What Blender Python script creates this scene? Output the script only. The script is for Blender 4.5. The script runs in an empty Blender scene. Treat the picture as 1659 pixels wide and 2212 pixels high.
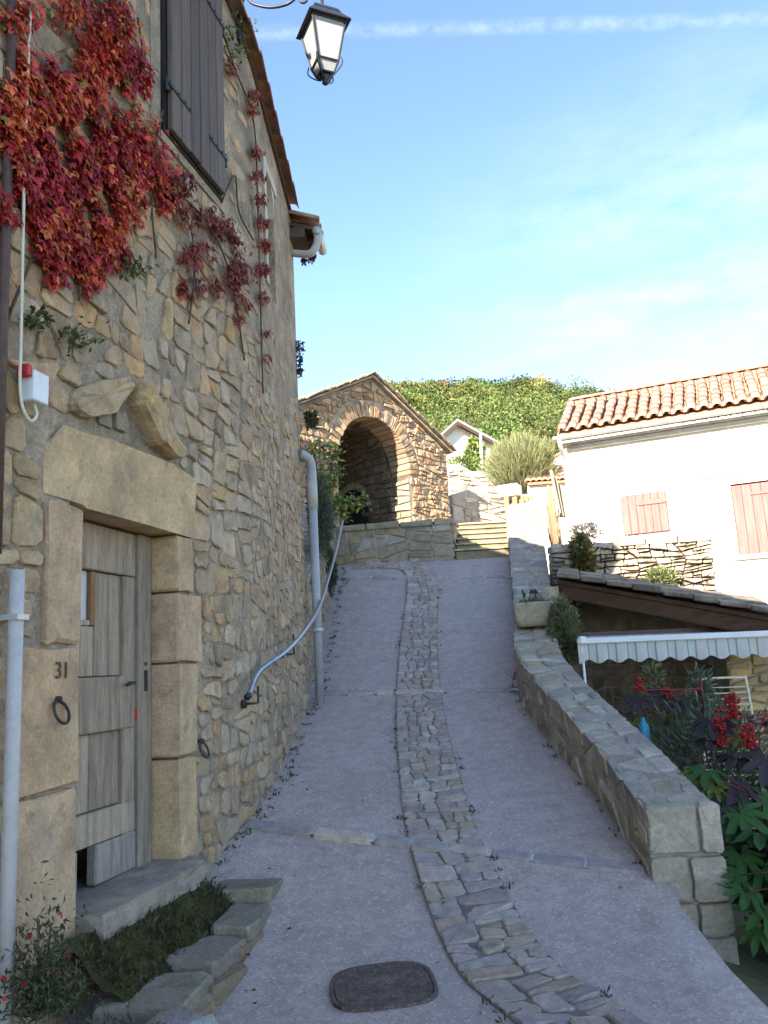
import bpy, math, random
import numpy as np
from mathutils import Vector, Matrix
random.seed(7); RNG = np.random.default_rng(11)
R = math.radians
scn = bpy.context.scene
COL = scn.collection

# ------------------------------------------------------------------ camera
FPX, CX, CY = 1790.0, 829.5, 1106.0            # focal length and centre on a 1659 x 2212 frame
PITCH, ROLL = math.atan(334 / 1790.0), R(3.1)
EYE = np.array([0.0, 0.0, 1.6])
FW = np.array([0, math.cos(PITCH), math.sin(PITCH)]); U0 = np.array([0, -math.sin(PITCH), math.cos(PITCH)]); X0 = np.array([1.0, 0, 0])
RT = math.cos(ROLL) * X0 - math.sin(ROLL) * U0; UP = math.sin(ROLL) * X0 + math.cos(ROLL) * U0
cam = bpy.data.cameras.new('camera'); camo = bpy.data.objects.new('camera', cam); COL.objects.link(camo)
camo.matrix_world = Matrix(((RT[0], UP[0], -FW[0], EYE[0]), (RT[1], UP[1], -FW[1], EYE[1]), (RT[2], UP[2], -FW[2], EYE[2]), (0, 0, 0, 1)))
cam.sensor_width = 36; cam.sensor_fit = 'AUTO'; cam.lens = 36 * FPX / 2212; cam.clip_end = 2000; cam.clip_start = 0.05
scn.camera = camo

def ray(x, y): return FW + RT * (x - CX) / FPX - UP * (y - CY) / FPX
def at(x, y, Y): d = ray(x, y); return EYE + d * (Y / d[1])
def hit(x, y, p0, n): d = ray(x, y); return EYE + d * (((np.array(p0) - EYE) @ n) / (d @ n))

# ------------------------------------------------------------------ sky, sun, exposure
SUN_AZ, SUN_EL = R(60), R(28.5)                   # the sun stands to the left and behind the viewer
SUN = np.array([-math.cos(SUN_AZ) * math.cos(SUN_EL), -math.sin(SUN_AZ) * math.cos(SUN_EL), math.sin(SUN_EL)])
sun = bpy.data.lights.new('sun', 'SUN'); sun.energy = 4.8; sun.angle = R(0.5); sun.color = (1, .93, .82)
suno = bpy.data.objects.new('sun', sun); COL.objects.link(suno)
suno.rotation_euler = Vector(-SUN).to_track_quat('-Z', 'Y').to_euler()
scn.view_settings.view_transform = 'Standard'; scn.view_settings.look = 'None'
scn.view_settings.gamma = 1; scn.view_settings.use_curve_mapping = False
scn.view_settings.exposure = 2.12
world = bpy.data.worlds.new('World'); scn.world = world; world.use_nodes = True

def build_world():
    nt = world.node_tree; N, L = nt.nodes, nt.links; N.clear()
    out = N.new('ShaderNodeOutputWorld'); bg = N.new('ShaderNodeBackground'); bg.inputs[1].default_value = .12
    sky = N.new('ShaderNodeTexSky'); sky.sky_type = 'NISHITA'; sky.sun_disc = False
    sky.sun_elevation = SUN_EL; sky.sun_rotation = math.atan2(SUN[0], SUN[1]); sky.air_density = .85; sky.altitude = 400; sky.dust_density = .12; sky.ozone_density = 2.0
    tc = N.new('ShaderNodeTexCoord')
    def math_(op, a, b=None, clamp=False):
        m = N.new('ShaderNodeMath'); m.operation = op; m.use_clamp = clamp
        for i, v in ((0, a), (1, b)):
            if v is None: continue
            if isinstance(v, (int, float)): m.inputs[i].default_value = v
            else: L.new(v, m.inputs[i])
        return m.outputs[0]
    def dot(vec):
        m = N.new('ShaderNodeVectorMath'); m.operation = 'DOT_PRODUCT'; L.new(tc.outputs['Generated'], m.inputs[0]); m.inputs[1].default_value = vec
        return m.outputs['Value']
    def noise(scale, vecscale, detail=6, rough=.6):
        mp = N.new('ShaderNodeMapping'); L.new(tc.outputs['Generated'], mp.inputs[0]); mp.inputs['Scale'].default_value = vecscale
        mp.inputs['Rotation'].default_value = (R(20), R(-14), R(10))
        n = N.new('ShaderNodeTexNoise'); L.new(mp.outputs[0], n.inputs['Vector']); n.inputs['Scale'].default_value = scale
        n.inputs['Detail'].default_value = detail; n.inputs['Roughness'].default_value = rough
        return n.outputs['Fac']
    def streak(p, q, width, soft):
        a, b = ray(*p), ray(*q); n = np.cross(a, b); n /= np.linalg.norm(n)
        d = math_('ABSOLUTE', dot(tuple(n)))
        return math_('SUBTRACT', 1, math_('DIVIDE', math_('SUBTRACT', d, width, True), soft), True)
    fine = noise(38, (1, 1, 1.5), 5, .7); broad = noise(3.2, (.5, 1.6, 3.4), 7, .62); mid = noise(9, (.8, 1.5, 2.6), 6, .65)
    trail = math_('MULTIPLY', streak((520, 72), (1659, 42), .0015, .0075), math_('MULTIPLY', math_('SUBTRACT', math_('MULTIPLY', fine, 2.2), .75, True), .5))
    c = trail
    for p, q, w, s, k in (((1150, 500), (1659, 420), .012, .05, .42), ((1230, 720), (1659, 560), .008, .045, .55), ((1330, 650), (1659, 600), .004, .03, .6), ((1480, 770), (1659, 690), .01, .05, .5), ((900, 560), (1500, 330), .02, .10, .25)):
        m = math_('MULTIPLY', streak(p, q, w, s), math_('MULTIPLY', math_('MULTIPLY', math_('SUBTRACT', mid, .36, True), 3.8), k, True))
        east = math_('MULTIPLY', math_('ADD', dot((1, .0, 0)), -.02, True), 4.0, True)
        c = math_('MAXIMUM', c, math_('MULTIPLY', m, east))
    veil = math_('MULTIPLY', math_('SUBTRACT', broad, .54, True), .45, True)
    c = math_('ADD', c, veil, True)
    mix = N.new('ShaderNodeMix'); mix.data_type = 'RGBA'; L.new(c, mix.inputs['Factor']); L.new(sky.outputs[0], mix.inputs[6]); mix.inputs[7].default_value = (2.3, 2.6, 2.8, 1)
    L.new(mix.outputs[2], bg.inputs[0]); L.new(bg.outputs[0], out.inputs[0])
build_world()

# ------------------------------------------------------------------ materials
def material(name, base=(.5, .5, .5), rough=.85, use_col=False, var=.35, scale=4.0, fine=40.0, bump=.3, bumpdist=.02, metal=0, spec=.3, obj_rand=None, stain=None, speckle=None, sss=0, stretch=None):
    m = bpy.data.materials.new(name); m.use_nodes = True; nt = m.node_tree; N, L = nt.nodes, nt.links
    b = N['Principled BSDF']; b.inputs['Roughness'].default_value = rough; b.inputs['Metallic'].default_value = metal
    b.inputs['Specular IOR Level'].default_value = spec
    tc = N.new('ShaderNodeTexCoord'); vec = tc.outputs['Object']
    if stretch:
        mp = N.new('ShaderNodeMapping'); L.new(vec, mp.inputs[0]); mp.inputs['Scale'].default_value = stretch; vec = mp.outputs[0]
    def noise(s, d=5, r=.6):
        n = N.new('ShaderNodeTexNoise'); L.new(vec, n.inputs['Vector']); n.inputs['Scale'].default_value = s; n.inputs['Detail'].default_value = d; n.inputs['Roughness'].default_value = r
        return n.outputs['Fac']
    def mixc(fac, a, bb, blend='MIX'):
        x = N.new('ShaderNodeMix'); x.data_type = 'RGBA'; x.blend_type = blend
        for i, v in ((0, fac), (6, a), (7, bb)):
            if isinstance(v, (tuple, list)): x.inputs[i].default_value = (*v[:3], 1)
            elif isinstance(v, (int, float)): x.inputs[i].default_value = v
            else: L.new(v, x.inputs[i])
        return x.outputs[2]
    def ramp(v, lo, hi, c0=0.0, c1=1.0):
        r = N.new('ShaderNodeMapRange'); L.new(v, r.inputs[0]); r.inputs[1].default_value = lo; r.inputs[2].default_value = hi; r.inputs[3].default_value = c0; r.inputs[4].default_value = c1
        return r.outputs[0]
    if use_col:
        a = N.new('ShaderNodeAttribute'); a.attribute_name = 'Col'; c = a.outputs['Color']
    elif obj_rand:
        oi = N.new('ShaderNodeObjectInfo'); rr = N.new('ShaderNodeValToRGB'); L.new(oi.outputs['Random'], rr.inputs[0])
        while len(rr.color_ramp.elements) < len(obj_rand): rr.color_ramp.elements.new(.5)
        for i, cc in enumerate(obj_rand): rr.color_ramp.elements[i].position = i / (len(obj_rand) - 1); rr.color_ramp.elements[i].color = (*cc, 1)
        c = rr.outputs[0]
    else:
        rgb = N.new('ShaderNodeRGB'); rgb.outputs[0].default_value = (*base, 1); c = rgb.outputs[0]
    n1 = noise(scale); n2 = noise(fine, 4, .65)
    if var:
        c = mixc(1.0, c, mixc(ramp(n1, .3, .7), (1 - var,) * 3, (1 + var * .55, 1 + var * .5, 1 + var * .42)), 'MULTIPLY')
        c = mixc(1.0, c, mixc(ramp(n2, .3, .7), (1 - var * .7,) * 3, (1 + var * .45,) * 3), 'MULTIPLY')
    for col, sc, lo, hi, *mx in ([stain] if stain and not isinstance(stain, list) else (stain or [])):
        c = mixc(ramp(noise(sc, 6, .7), lo, hi, 0, mx[0] if mx else 1), c, col)
    if speckle:
        for col, sc, lo, hi in speckle:
            v = N.new('ShaderNodeTexVoronoi'); L.new(vec, v.inputs['Vector']); v.inputs['Scale'].default_value = sc
            sepc = N.new('ShaderNodeSeparateColor'); L.new(v.outputs['Color'], sepc.inputs[0])
            c = mixc(ramp(sepc.outputs[0], lo, hi), c, col)
    L.new(c, b.inputs['Base Color'])
    if bump:
        bp = N.new('ShaderNodeBump'); bp.inputs['Strength'].default_value = bump; bp.inputs['Distance'].default_value = bumpdist
        ad = N.new('ShaderNodeMath'); ad.operation = 'ADD'; L.new(n1, ad.inputs[0]); L.new(n2, ad.inputs[1]); L.new(ad.outputs[0], bp.inputs['Height']); L.new(bp.outputs[0], b.inputs['Normal'])
    if sss:
        b.inputs['Transmission Weight'].default_value = 0
        tr = N.new('ShaderNodeBsdfTranslucent'); L.new(c, tr.inputs[0]); ms = N.new('ShaderNodeMixShader'); ms.inputs[0].default_value = sss
        L.new(b.outputs[0], ms.inputs[1]); L.new(tr.outputs[0], ms.inputs[2]); L.new(ms.outputs[0], N['Material Output'].inputs[0])
    return m

M = {
 'stone': material('stone', use_col=True, var=.38, scale=9, fine=60, bump=.55, bumpdist=.018, rough=.9, spec=.15, stain=[((.44, .345, .24), 2.4, .46, .60, .6), ((.15, .13, .105), 3.5, .57, .74, .85), ((.52, .47, .40), 1.7, .64, .72, .6)]),
 'stone_fresh': material('stone_fresh', use_col=True, var=.3, scale=7, fine=45, bump=.5, bumpdist=.02, rough=.9, spec=.15, stain=((.2, .17, .12), 5, .62, .8)),
 'step_stone': material('step_stone', use_col=True, var=.4, scale=3, fine=40, bump=.5, bumpdist=.015, rough=.9, spec=.1, stain=[((.12, .11, .055), 3.0, .46, .64, .75), ((.44, .40, .32), 7, .60, .72, .5)]),
 'ashlar': material('ashlar', use_col=True, var=.3, scale=4.2, fine=48, bump=.6, bumpdist=.014, rough=.9, spec=.12, stain=[((.33, .235, .14), 2.6, .54, .78, .7), ((.50, .43, .33), 3.1, .58, .72, .5), ((.15, .12, .09), 9, .55, .72, .6), ((.20, .165, .12), 1.3, .55, .75, .55)]),
 'mortar': material('mortar', (.44, .36, .265), var=.42, scale=6, fine=70, bump=.8, bumpdist=.03, rough=.95, spec=.1, stain=((.17, .15, .12), 1.6, .52, .74)),
 'grey_mortar': material('grey_mortar', (.37, .325, .265), var=.3, scale=5, fine=60, bump=.6, bumpdist=.02, rough=.95, spec=.1, stain=((.25, .215, .17), 3, .55, .75)),
 'shade_mortar': material('shade_mortar', (.13, .105, .08), var=.4, scale=5, fine=50, bump=.6, bumpdist=.02, rough=.95, spec=.1),  # vault mortar, its colour darkened to stand for the shade inside the arch
 'render': material('render', (.43, .345, .25), var=.42, scale=3, fine=38, bump=.9, bumpdist=.04, rough=.95, spec=.1, stain=[((.16, .145, .12), 1.1, .52, .74, .8), ((.50, .45, .38), 1.7, .62, .72, .7), ((.12, .10, .08), 7, .56, .7, .7)]),
 'pale_render': material('pale_render', (.5, .46, .39), var=.25, scale=4, fine=50, bump=.4, bumpdist=.01, rough=.95, spec=.1),
 'white_render': material('white_render', (.78, .72, .62), var=.14, scale=2.2, fine=30, bump=.4, bumpdist=.015, rough=.95, spec=.1),
 'concrete': material('concrete', (.445, .352, .303), var=.22, scale=9, fine=62, bump=.8, bumpdist=.008, rough=.9, spec=.2, speckle=(((.50, .43, .375), 70, .86, .96), ((.30, .25, .215), 80, .87, .97)), stain=[((.32, .27, .23), .7, .46, .72, .7), ((.22, .18, .145), 2.6, .56, .74, .6), ((.50, .425, .365), 1.6, .58, .74, .5), ((.16, .14, .10), 7, .66, .76, .5)]),
 'bed': material('bed', (.22, .185, .15), var=.4, scale=8, fine=60, bump=.5, stain=[((.07, .085, .035), 5, .52, .66, .8), ((.1, .09, .075), 2, .5, .7)]),
 'cobble': material('cobble', use_col=True, var=.3, scale=12, fine=70, bump=.45, bumpdist=.01, rough=.8, spec=.25),
 'dark_soil': material('dark_soil', (.07, .055, .04), var=.5, scale=3, fine=30, bump=.6),
 'moss': material('moss', (.075, .07, .028), var=.5, scale=9, fine=60, bump=.9, bumpdist=.03, rough=1, spec=.05),
 'ground': material('ground', (.16, .14, .085), var=.4, scale=.12, fine=2.5, bump=.5, bumpdist=.1, stain=((.10, .11, .045), .3, .42, .6)),
 'wood_grey': material('wood_grey', use_col=True, var=.38, scale=5, fine=42, bump=.45, bumpdist=.006, rough=.85, spec=.15, stretch=(5, 5, .55)),
 'wood_dark': material('wood_dark', use_col=True, var=.3, scale=5, fine=36, bump=.35, bumpdist=.005, rough=.7, spec=.25, stretch=(5, 5, .4)),
 'wood_beam': material('wood_beam', (.11, .06, .035), var=.35, scale=4, fine=30, bump=.4, bumpdist=.01, stretch=(1, 1, 4)),
 'red_paint': material('red_paint', (.40, .13, .11), var=.25, scale=4, fine=30, bump=.25, bumpdist=.005, rough=.7, stretch=(5, 5, .4)),
 'orange_wood': material('orange_wood', (.40, .20, .09), var=.25, scale=5, fine=30, bump=.2, stretch=(4, 4, .5)),
 'iron': material('iron', (.028, .03, .036), rough=.45, var=.3, scale=20, fine=80, bump=.15, bumpdist=.003, metal=.3, spec=.5),
 'old_iron': material('old_iron', (.07, .06, .055), rough=.65, var=.4, scale=20, fine=90, bump=.3, bumpdist=.003, metal=.5),
 'galv': material('galv', (.30, .36, .42), rough=.33, var=.18, scale=14, fine=60, bump=.05, bumpdist=.002, metal=.75, spec=.5),
 'zinc': material('zinc', (.50, .50, .50), rough=.45, var=.2, scale=3, fine=30, bump=.1, bumpdist=.003, metal=.3),
 'pvc': material('pvc', (.36, .36, .37), rough=.5, var=.14, scale=5, fine=40, bump=.08, bumpdist=.002, stain=((.26, .25, .24), 4, .58, .8)),
 'pvc_pale': material('pvc_pale', (.44, .42, .37), rough=.5, var=.14, scale=5, fine=40, bump=.08, bumpdist=.002),
 'pvc_white': material('pvc_white', (.50, .46, .42), rough=.5, var=.12, scale=5, fine=40, bump=.06, bumpdist=.002, stain=((.36, .33, .29), 3, .56, .78, .6)),
 'white_plastic': material('white_plastic', (.72, .71, .69), rough=.45, var=.08, scale=6, fine=40, bump=.05, bumpdist=.002),
 'red_plastic': material('red_plastic', (.5, .03, .03), rough=.4, var=.1, bump=0),
 'cream_metal': material('cream_metal', (.62, .57, .42), rough=.45, var=.12, scale=10, bump=.05, bumpdist=.002),
 'brown_metal': material('brown_metal', (.10, .06, .045), rough=.55, var=.25, scale=10, bump=.1, bumpdist=.002),
 'terracotta': material('terracotta', rough=.85, var=.35, scale=9, fine=50, bump=.3, bumpdist=.008, spec=.15, obj_rand=[(.42, .19, .11), (.48, .27, .17), (.36, .20, .14), (.52, .35, .24), (.44, .22, .13)], stain=((.26, .21, .17), 6, .50, .70)),
 'terracotta_plain': material('terracotta_plain', (.48, .22, .13), var=.35, scale=9, fine=50, bump=.3, bumpdist=.008, spec=.15, stain=((.28, .22, .18), 5, .54, .74)),
 'manhole': material('manhole', (.135, .10, .08), rough=.9, var=.5, scale=14, fine=120, bump=.7, bumpdist=.006, spec=.2, speckle=(((.2, .17, .15), 130, .9, .95),)),
 'leaf': material('leaf', use_col=True, var=.2, scale=6, fine=30, bump=0, rough=.5, spec=.3, sss=.3),
 'leaf_far': material('leaf_far', use_col=True, var=0, bump=0, rough=.8, spec=.1, sss=.15),
 'bark': material('bark', (.12, .085, .06), var=.4, scale=14, fine=60, bump=.6, bumpdist=.01, rough=.9, spec=.1),
 'red_stem': material('red_stem', (.15, .03, .028), var=.25, scale=12, bump=.1, rough=.5),
 'reed': material('reed', use_col=True, var=.25, scale=8, fine=40, bump=.2, bumpdist=.003),
 'awning_cloth': material('awning_cloth', use_col=True, var=.06, scale=5, fine=60, bump=.05, bumpdist=.002, rough=.8, sss=.2),
 'curtain': material('curtain', (.62, .60, .56), var=.12, scale=5, fine=40, bump=.1, rough=.9),
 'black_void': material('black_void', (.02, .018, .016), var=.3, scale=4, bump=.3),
}
def glass_mat(name, col, rough, alpha_diffuse):
    m = bpy.data.materials.new(name); m.use_nodes = True; N, L = m.node_tree.nodes, m.node_tree.links; b = N['Principled BSDF']
    b.inputs['Base Color'].default_value = (*col, 1); b.inputs['Roughness'].default_value = rough; b.inputs['Specular IOR Level'].default_value = .5
    tr = N.new('ShaderNodeBsdfTranslucent'); tr.inputs[0].default_value = (*col, 1); ms = N.new('ShaderNodeMixShader'); ms.inputs[0].default_value = alpha_diffuse
    L.new(b.outputs[0], ms.inputs[1]); L.new(tr.outputs[0], ms.inputs[2]); L.new(ms.outputs[0], N['Material Output'].inputs[0])
    return m
M['frosted'] = glass_mat('frosted', (.50, .485, .48), .35, .42)

# ------------------------------------------------------------------ mesh helpers
def tag(o, label=None, cat=None, group=None, kind=None):
    for k, v in (('label', label), ('category', cat), ('group', group), ('kind', kind)):
        if v: o[k] = v
    return o
def empty(name, loc, label=None, cat=None, group=None):
    o = bpy.data.objects.new(name, None); COL.objects.link(o); o.location = [float(v) for v in loc]; o.empty_display_size = .2
    return tag(o, label, cat, group)
def link(name, me, parent=None, mat=None):
    o = bpy.data.objects.new(name, me); COL.objects.link(o)
    if mat is not None and not me.materials: me.materials.append(M[mat] if isinstance(mat, str) else mat)
    if parent is not None:
        o.parent = parent
        lw = Vector((0, 0, 0)); p = parent
        while p is not None: lw += p.location; p = p.parent     # parents carry only a translation
        o.location = -lw
    return o
class MB:
    """collects polygons in world coordinates; build() links them as one mesh object"""
    def __init__(s): s.v, s.f, s.c = [], [], []
    def add(s, verts, faces, col=(.5, .5, .5)):
        k = len(s.v); s.v.extend([tuple(map(float, p)) for p in verts]); s.f.extend([tuple(i + k for i in f) for f in faces]); s.c.extend([col] * len(verts)); return s
    def box(s, o, ax, ay, az, col=(.5, .5, .5), ch=0):
        """box from corner o along three edge vectors, edges chamfered by ch"""
        o, ax, ay, az = (np.array(t, float) for t in (o, ax, ay, az))
        if not ch:
            P = [o + i * ax + j * ay + k * az for k in (0, 1) for j in (0, 1) for i in (0, 1)]
            return s.add(P, [(0, 2, 3, 1), (4, 5, 7, 6), (0, 1, 5, 4), (2, 6, 7, 3), (0, 4, 6, 2), (1, 3, 7, 5)], col)
        la, lb, lc = (np.linalg.norm(t) for t in (ax, ay, az)); ch = min(ch, .4 * min(la, lb, lc)); a, b, c = ch / la, ch / lb, ch / lc
        P = []; idx = {}
        for k in (0, 1):
            for j in (0, 1):
                for i in (0, 1):
                    for t in range(3):
                        q = [abs(i - a), abs(j - b), abs(k - c)]; q[t] = (i, j, k)[t]
                        idx[i, j, k, t] = len(P); P.append(o + q[0] * ax + q[1] * ay + q[2] * az)
        F = []
        for i in (0, 1): F.append([idx[i, 0, 0, 0], idx[i, 1, 0, 0], idx[i, 1, 1, 0], idx[i, 0, 1, 0]][::(1 if i else -1)])
        for j in (0, 1): F.append([idx[0, j, 0, 1], idx[0, j, 1, 1], idx[1, j, 1, 1], idx[1, j, 0, 1]][::(1 if j else -1)])
        for k in (0, 1): F.append([idx[0, 0, k, 2], idx[1, 0, k, 2], idx[1, 1, k, 2], idx[0, 1, k, 2]][::(1 if k else -1)])
        for j in (0, 1):
            for k in (0, 1): F.append([idx[0, j, k, 1], idx[1, j, k, 1], idx[1, j, k, 2], idx[0, j, k, 2]])
        for i in (0, 1):
            for k in (0, 1): F.append([idx[i, 0, k, 0], idx[i, 1, k, 0], idx[i, 1, k, 2], idx[i, 0, k, 2]])
        for i in (0, 1):
            for j in (0, 1): F.append([idx[i, j, 0, 0], idx[i, j, 1, 0], idx[i, j, 1, 1], idx[i, j, 0, 1]])
        for i in (0, 1):
            for j in (0, 1):
                for k in (0, 1): F.append([idx[i, j, k, 0], idx[i, j, k, 1], idx[i, j, k, 2]])
        return s.add(P, F, col)
    def abox(s, c, sx, sy, sz, rz=0, col=(.5, .5, .5), ch=0):
        c = np.array(c, float); ca, sa = math.cos(rz), math.sin(rz); a = np.array([ca, sa, 0]) * sx; b = np.array([-sa, ca, 0]) * sy; z = np.array([0, 0, sz])
        return s.box(c - a / 2 - b / 2, a, b, z, col, ch)
    def tube(s, pts, r, n=8, col=(.5, .5, .5), cap=True):
        P = [np.array(p, float) for p in pts]; rs = r if isinstance(r, (list, tuple, np.ndarray)) else [r] * len(P); V = []
        for i, p in enumerate(P):
            d = P[min(i + 1, len(P) - 1)] - P[max(i - 1, 0)]; d = d / (np.linalg.norm(d) + 1e-9)
            if i == 0: a = np.cross(d, [0, 0, 1.]) if abs(d[2]) < .9 else np.cross(d, [1., 0, 0])
            else: a = a - d * (a @ d)
            a = a / (np.linalg.norm(a) + 1e-9); b = np.cross(d, a)
            V += [p + rs[i] * (math.cos(t) * a + math.sin(t) * b) for t in np.linspace(0, 2 * math.pi, n, endpoint=False)]
        F = [(i * n + j, i * n + (j + 1) % n, (i + 1) * n + (j + 1) % n, (i + 1) * n + j) for i in range(len(P) - 1) for j in range(n)]
        if cap: F += [tuple(range(n))[::-1], tuple(range((len(P) - 1) * n, len(P) * n))]
        return s.add(V, F, col)
    def build(s, name, mat, parent=None, smooth=False):
        me = bpy.data.meshes.new(name); me.from_pydata(s.v, [], s.f)
        a = me.attributes.new('Col', 'FLOAT_COLOR', 'POINT'); a.data.foreach_set('color', np.hstack([np.array(s.c, float).reshape(-1, 3), np.ones((len(s.c), 1))]).ravel())
        if smooth: me.polygons.foreach_set('use_smooth', [True] * len(me.polygons))
        me.update()
        return link(name, me, parent, mat)
def smooth_curve(pts, k=8):
    P = [np.array(p, float) for p in pts]; P = [2 * P[0] - P[1]] + P + [2 * P[-1] - P[-2]]; out = []
    for i in range(1, len(P) - 2):
        for t in np.linspace(0, 1, k, endpoint=False):
            a, b, c, d = P[i - 1], P[i], P[i + 1], P[i + 2]
            out.append(.5 * ((2 * b) + (c - a) * t + (2 * a - 5 * b + 4 * c - d) * t * t + (3 * b - a - 3 * c + d) * t ** 3))
    out.append(P[-2]); return out

# ---- irregular stones: power-diagram cells turned into rounded, uneven blocks
def clip(poly, a, b, c):
    out = []
    for i in range(len(poly)):
        p, q = poly[i], poly[(i + 1) % len(poly)]; dp, dq = a * p[0] + b * p[1] - c, a * q[0] + b * q[1] - c
        if dp <= 0: out.append(p)
        if dp * dq < 0: t = dp / (dp - dq); out.append((p[0] + t * (q[0] - p[0]), p[1] + t * (q[1] - p[1])))
    return out
def area(poly): return .5 * abs(sum(poly[i][0] * poly[(i + 1) % len(poly)][1] - poly[(i + 1) % len(poly)][0] * poly[i][1] for i in range(len(poly))))
def cells(pts, w, bound, gap):
    P = np.array(pts, float); W2 = np.array(w, float); out = []
    for i in range(len(P)):
        d2 = ((P - P[i]) ** 2).sum(1); order = np.argsort(d2)[1:24]; poly = list(bound)
        for j in order:
            e = P[j] - P[i]; l = math.hypot(*e)
            poly = clip(poly, e[0] / l, e[1] / l, ((P[j] @ P[j] - P[i] @ P[i] - W2[j] + W2[i]) / (2 * l)) - gap / 2)
            if len(poly) < 3: break
        out.append(poly if len(poly) >= 3 else None)
    return out
def darts(bound, radii, anis=1.35, fixed=()):
    """seeds of uneven size, biggest first; anis makes stones wider than tall"""
    us = [p[0] for p in bound]; vs = [p[1] for p in bound]; u0, u1, v0, v1 = min(us), max(us), min(vs), max(vs)
    P = [(f[0], f[1] * anis) for f in fixed]; Rr = [f[2] for f in fixed]; arr = np.array(P).reshape(-1, 2); ra = np.array(Rr)
    for r in sorted(radii, reverse=True):
        for _ in range(14):
            p = np.array([random.uniform(u0, u1), random.uniform(v0, v1) * anis])
            if len(arr) == 0 or (((arr - p) ** 2).sum(1) > ((ra + r) * .86) ** 2).all():
                arr = np.vstack([arr, p]); ra = np.append(ra, r); break
    return arr, ra
def rubble(bound, radii, gap, anis=1.35, fixed=()):
    arr, ra = darts(bound, radii, anis, fixed)
    cs = cells(arr, (ra * .8) ** 2, [(u, v * anis) for u, v in bound], gap)
    return [[(u, v / anis) for u, v in c] for c in cs if c]
def courses(u0, u1, v0, v1, rh, ln, gap, jit=.25):
    """roughly coursed stones about ln long and rh high"""
    return masonry([(u0, v0), (u1, v0), (u1, v1), (u0, v1)], None, rh * ln, gap, ratio=ln / rh, cell=(ln * 2.1, rh * 2.0))
def centre(poly): a = np.array(poly); return a.mean(0)
def orient(poly):
    s = sum(poly[i][0] * poly[(i + 1) % len(poly)][1] - poly[(i + 1) % len(poly)][0] * poly[i][1] for i in range(len(poly)))
    return poly if s > 0 else poly[::-1]
def dedupe(poly, eps=.006):
    out = []
    for p in poly:
        if not out or math.hypot(p[0] - out[-1][0], p[1] - out[-1][1]) > eps: out.append(p)
    if len(out) > 1 and math.hypot(out[0][0] - out[-1][0], out[0][1] - out[-1][1]) <= eps: out.pop()
    return out
def inset_poly(poly, d):
    poly = orient(poly); out = list(poly)
    for i in range(len(poly)):
        p, q = poly[i], poly[(i + 1) % len(poly)]; ex, ey = q[0] - p[0], q[1] - p[1]; l = math.hypot(ex, ey)
        if l < 1e-6: continue
        a, b = ey / l, -ex / l; out = clip(out, a, b, a * p[0] + b * p[1] - d)
        if len(out) < 3: return None
    return out
def split_cells(polys, target, ratio=1.0):
    """cut cells into squarish irregular pieces with slanted cuts until each is below a random target area"""
    out = []; todo = [list(p) for p in polys if p]
    while todo:
        p = todo.pop(); A = area(p); t = target(centre(p)) if callable(target) else target
        us = [q[0] for q in p]; vs = [q[1] for q in p]; w, h = max(us) - min(us), (max(vs) - min(vs)) * ratio
        if A < t * random.uniform(.55, 1.9) or A < .0012: out.append(p); continue
        ang = random.gauss(0, .13); c = centre(p); k = random.uniform(.36, .64)
        if w > h: a, b = math.cos(ang), math.sin(ang); off = a * (min(us) + k * w) + b * c[1]
        else: a, b = math.sin(ang), math.cos(ang); off = a * c[0] + b * (min(vs) + k * h / ratio)
        p1, p2 = clip(p, a, b, off), clip(p, -a, -b, -off)
        if len(p1) < 3 or len(p2) < 3: out.append(p); continue
        todo += [p1, p2]
    return out
def masonry(bound, big, target, gap, anis=1.3, ratio=1.35, fixed=(), cell=None):
    """rubble masonry: a jittered lattice of blocks, each cut down by slanted cuts into angular stones, joints gap wide"""
    t = target(centre(bound)) if callable(target) else target; cw, ch = cell or (math.sqrt(t * ratio) * 2.6, math.sqrt(t / ratio) * 2.3)
    us = [p[0] for p in bound]; vs = [p[1] for p in bound]; nu = max(1, round((max(us) - min(us)) / cw)); nv = max(1, round((max(vs) - min(vs)) / ch)); du, dv = (max(us) - min(us)) / nu, (max(vs) - min(vs)) / nv
    G = {(i, j): (min(us) + i * du + (random.uniform(-.33, .33) * du if 0 < i < nu else 0), min(vs) + j * dv + (random.uniform(-.36, .36) * dv if 0 < j < nv else 0)) for i in range(nu + 1) for j in range(nv + 1)}
    base = []; edges = [(bound[k], bound[(k + 1) % len(bound)]) for k in range(len(bound))]; sg = 1 if orient(list(bound)) == list(bound) else -1
    for i in range(nu):
        for j in range(nv):
            p = [G[i, j], G[i + 1, j], G[i + 1, j + 1], G[i, j + 1]]
            for a, b in edges:
                ex, ey = (b[0] - a[0]) * sg, (b[1] - a[1]) * sg; p = clip(p, ey, -ex, ey * a[0] - ex * a[1])
                if len(p) < 3: break
            if len(p) >= 3: base.append(p)
    return [q for q in (inset_poly(p, gap / 2 * random.uniform(.6, 1.7)) for p in split_cells(base, target, ratio)) if q]
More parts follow.
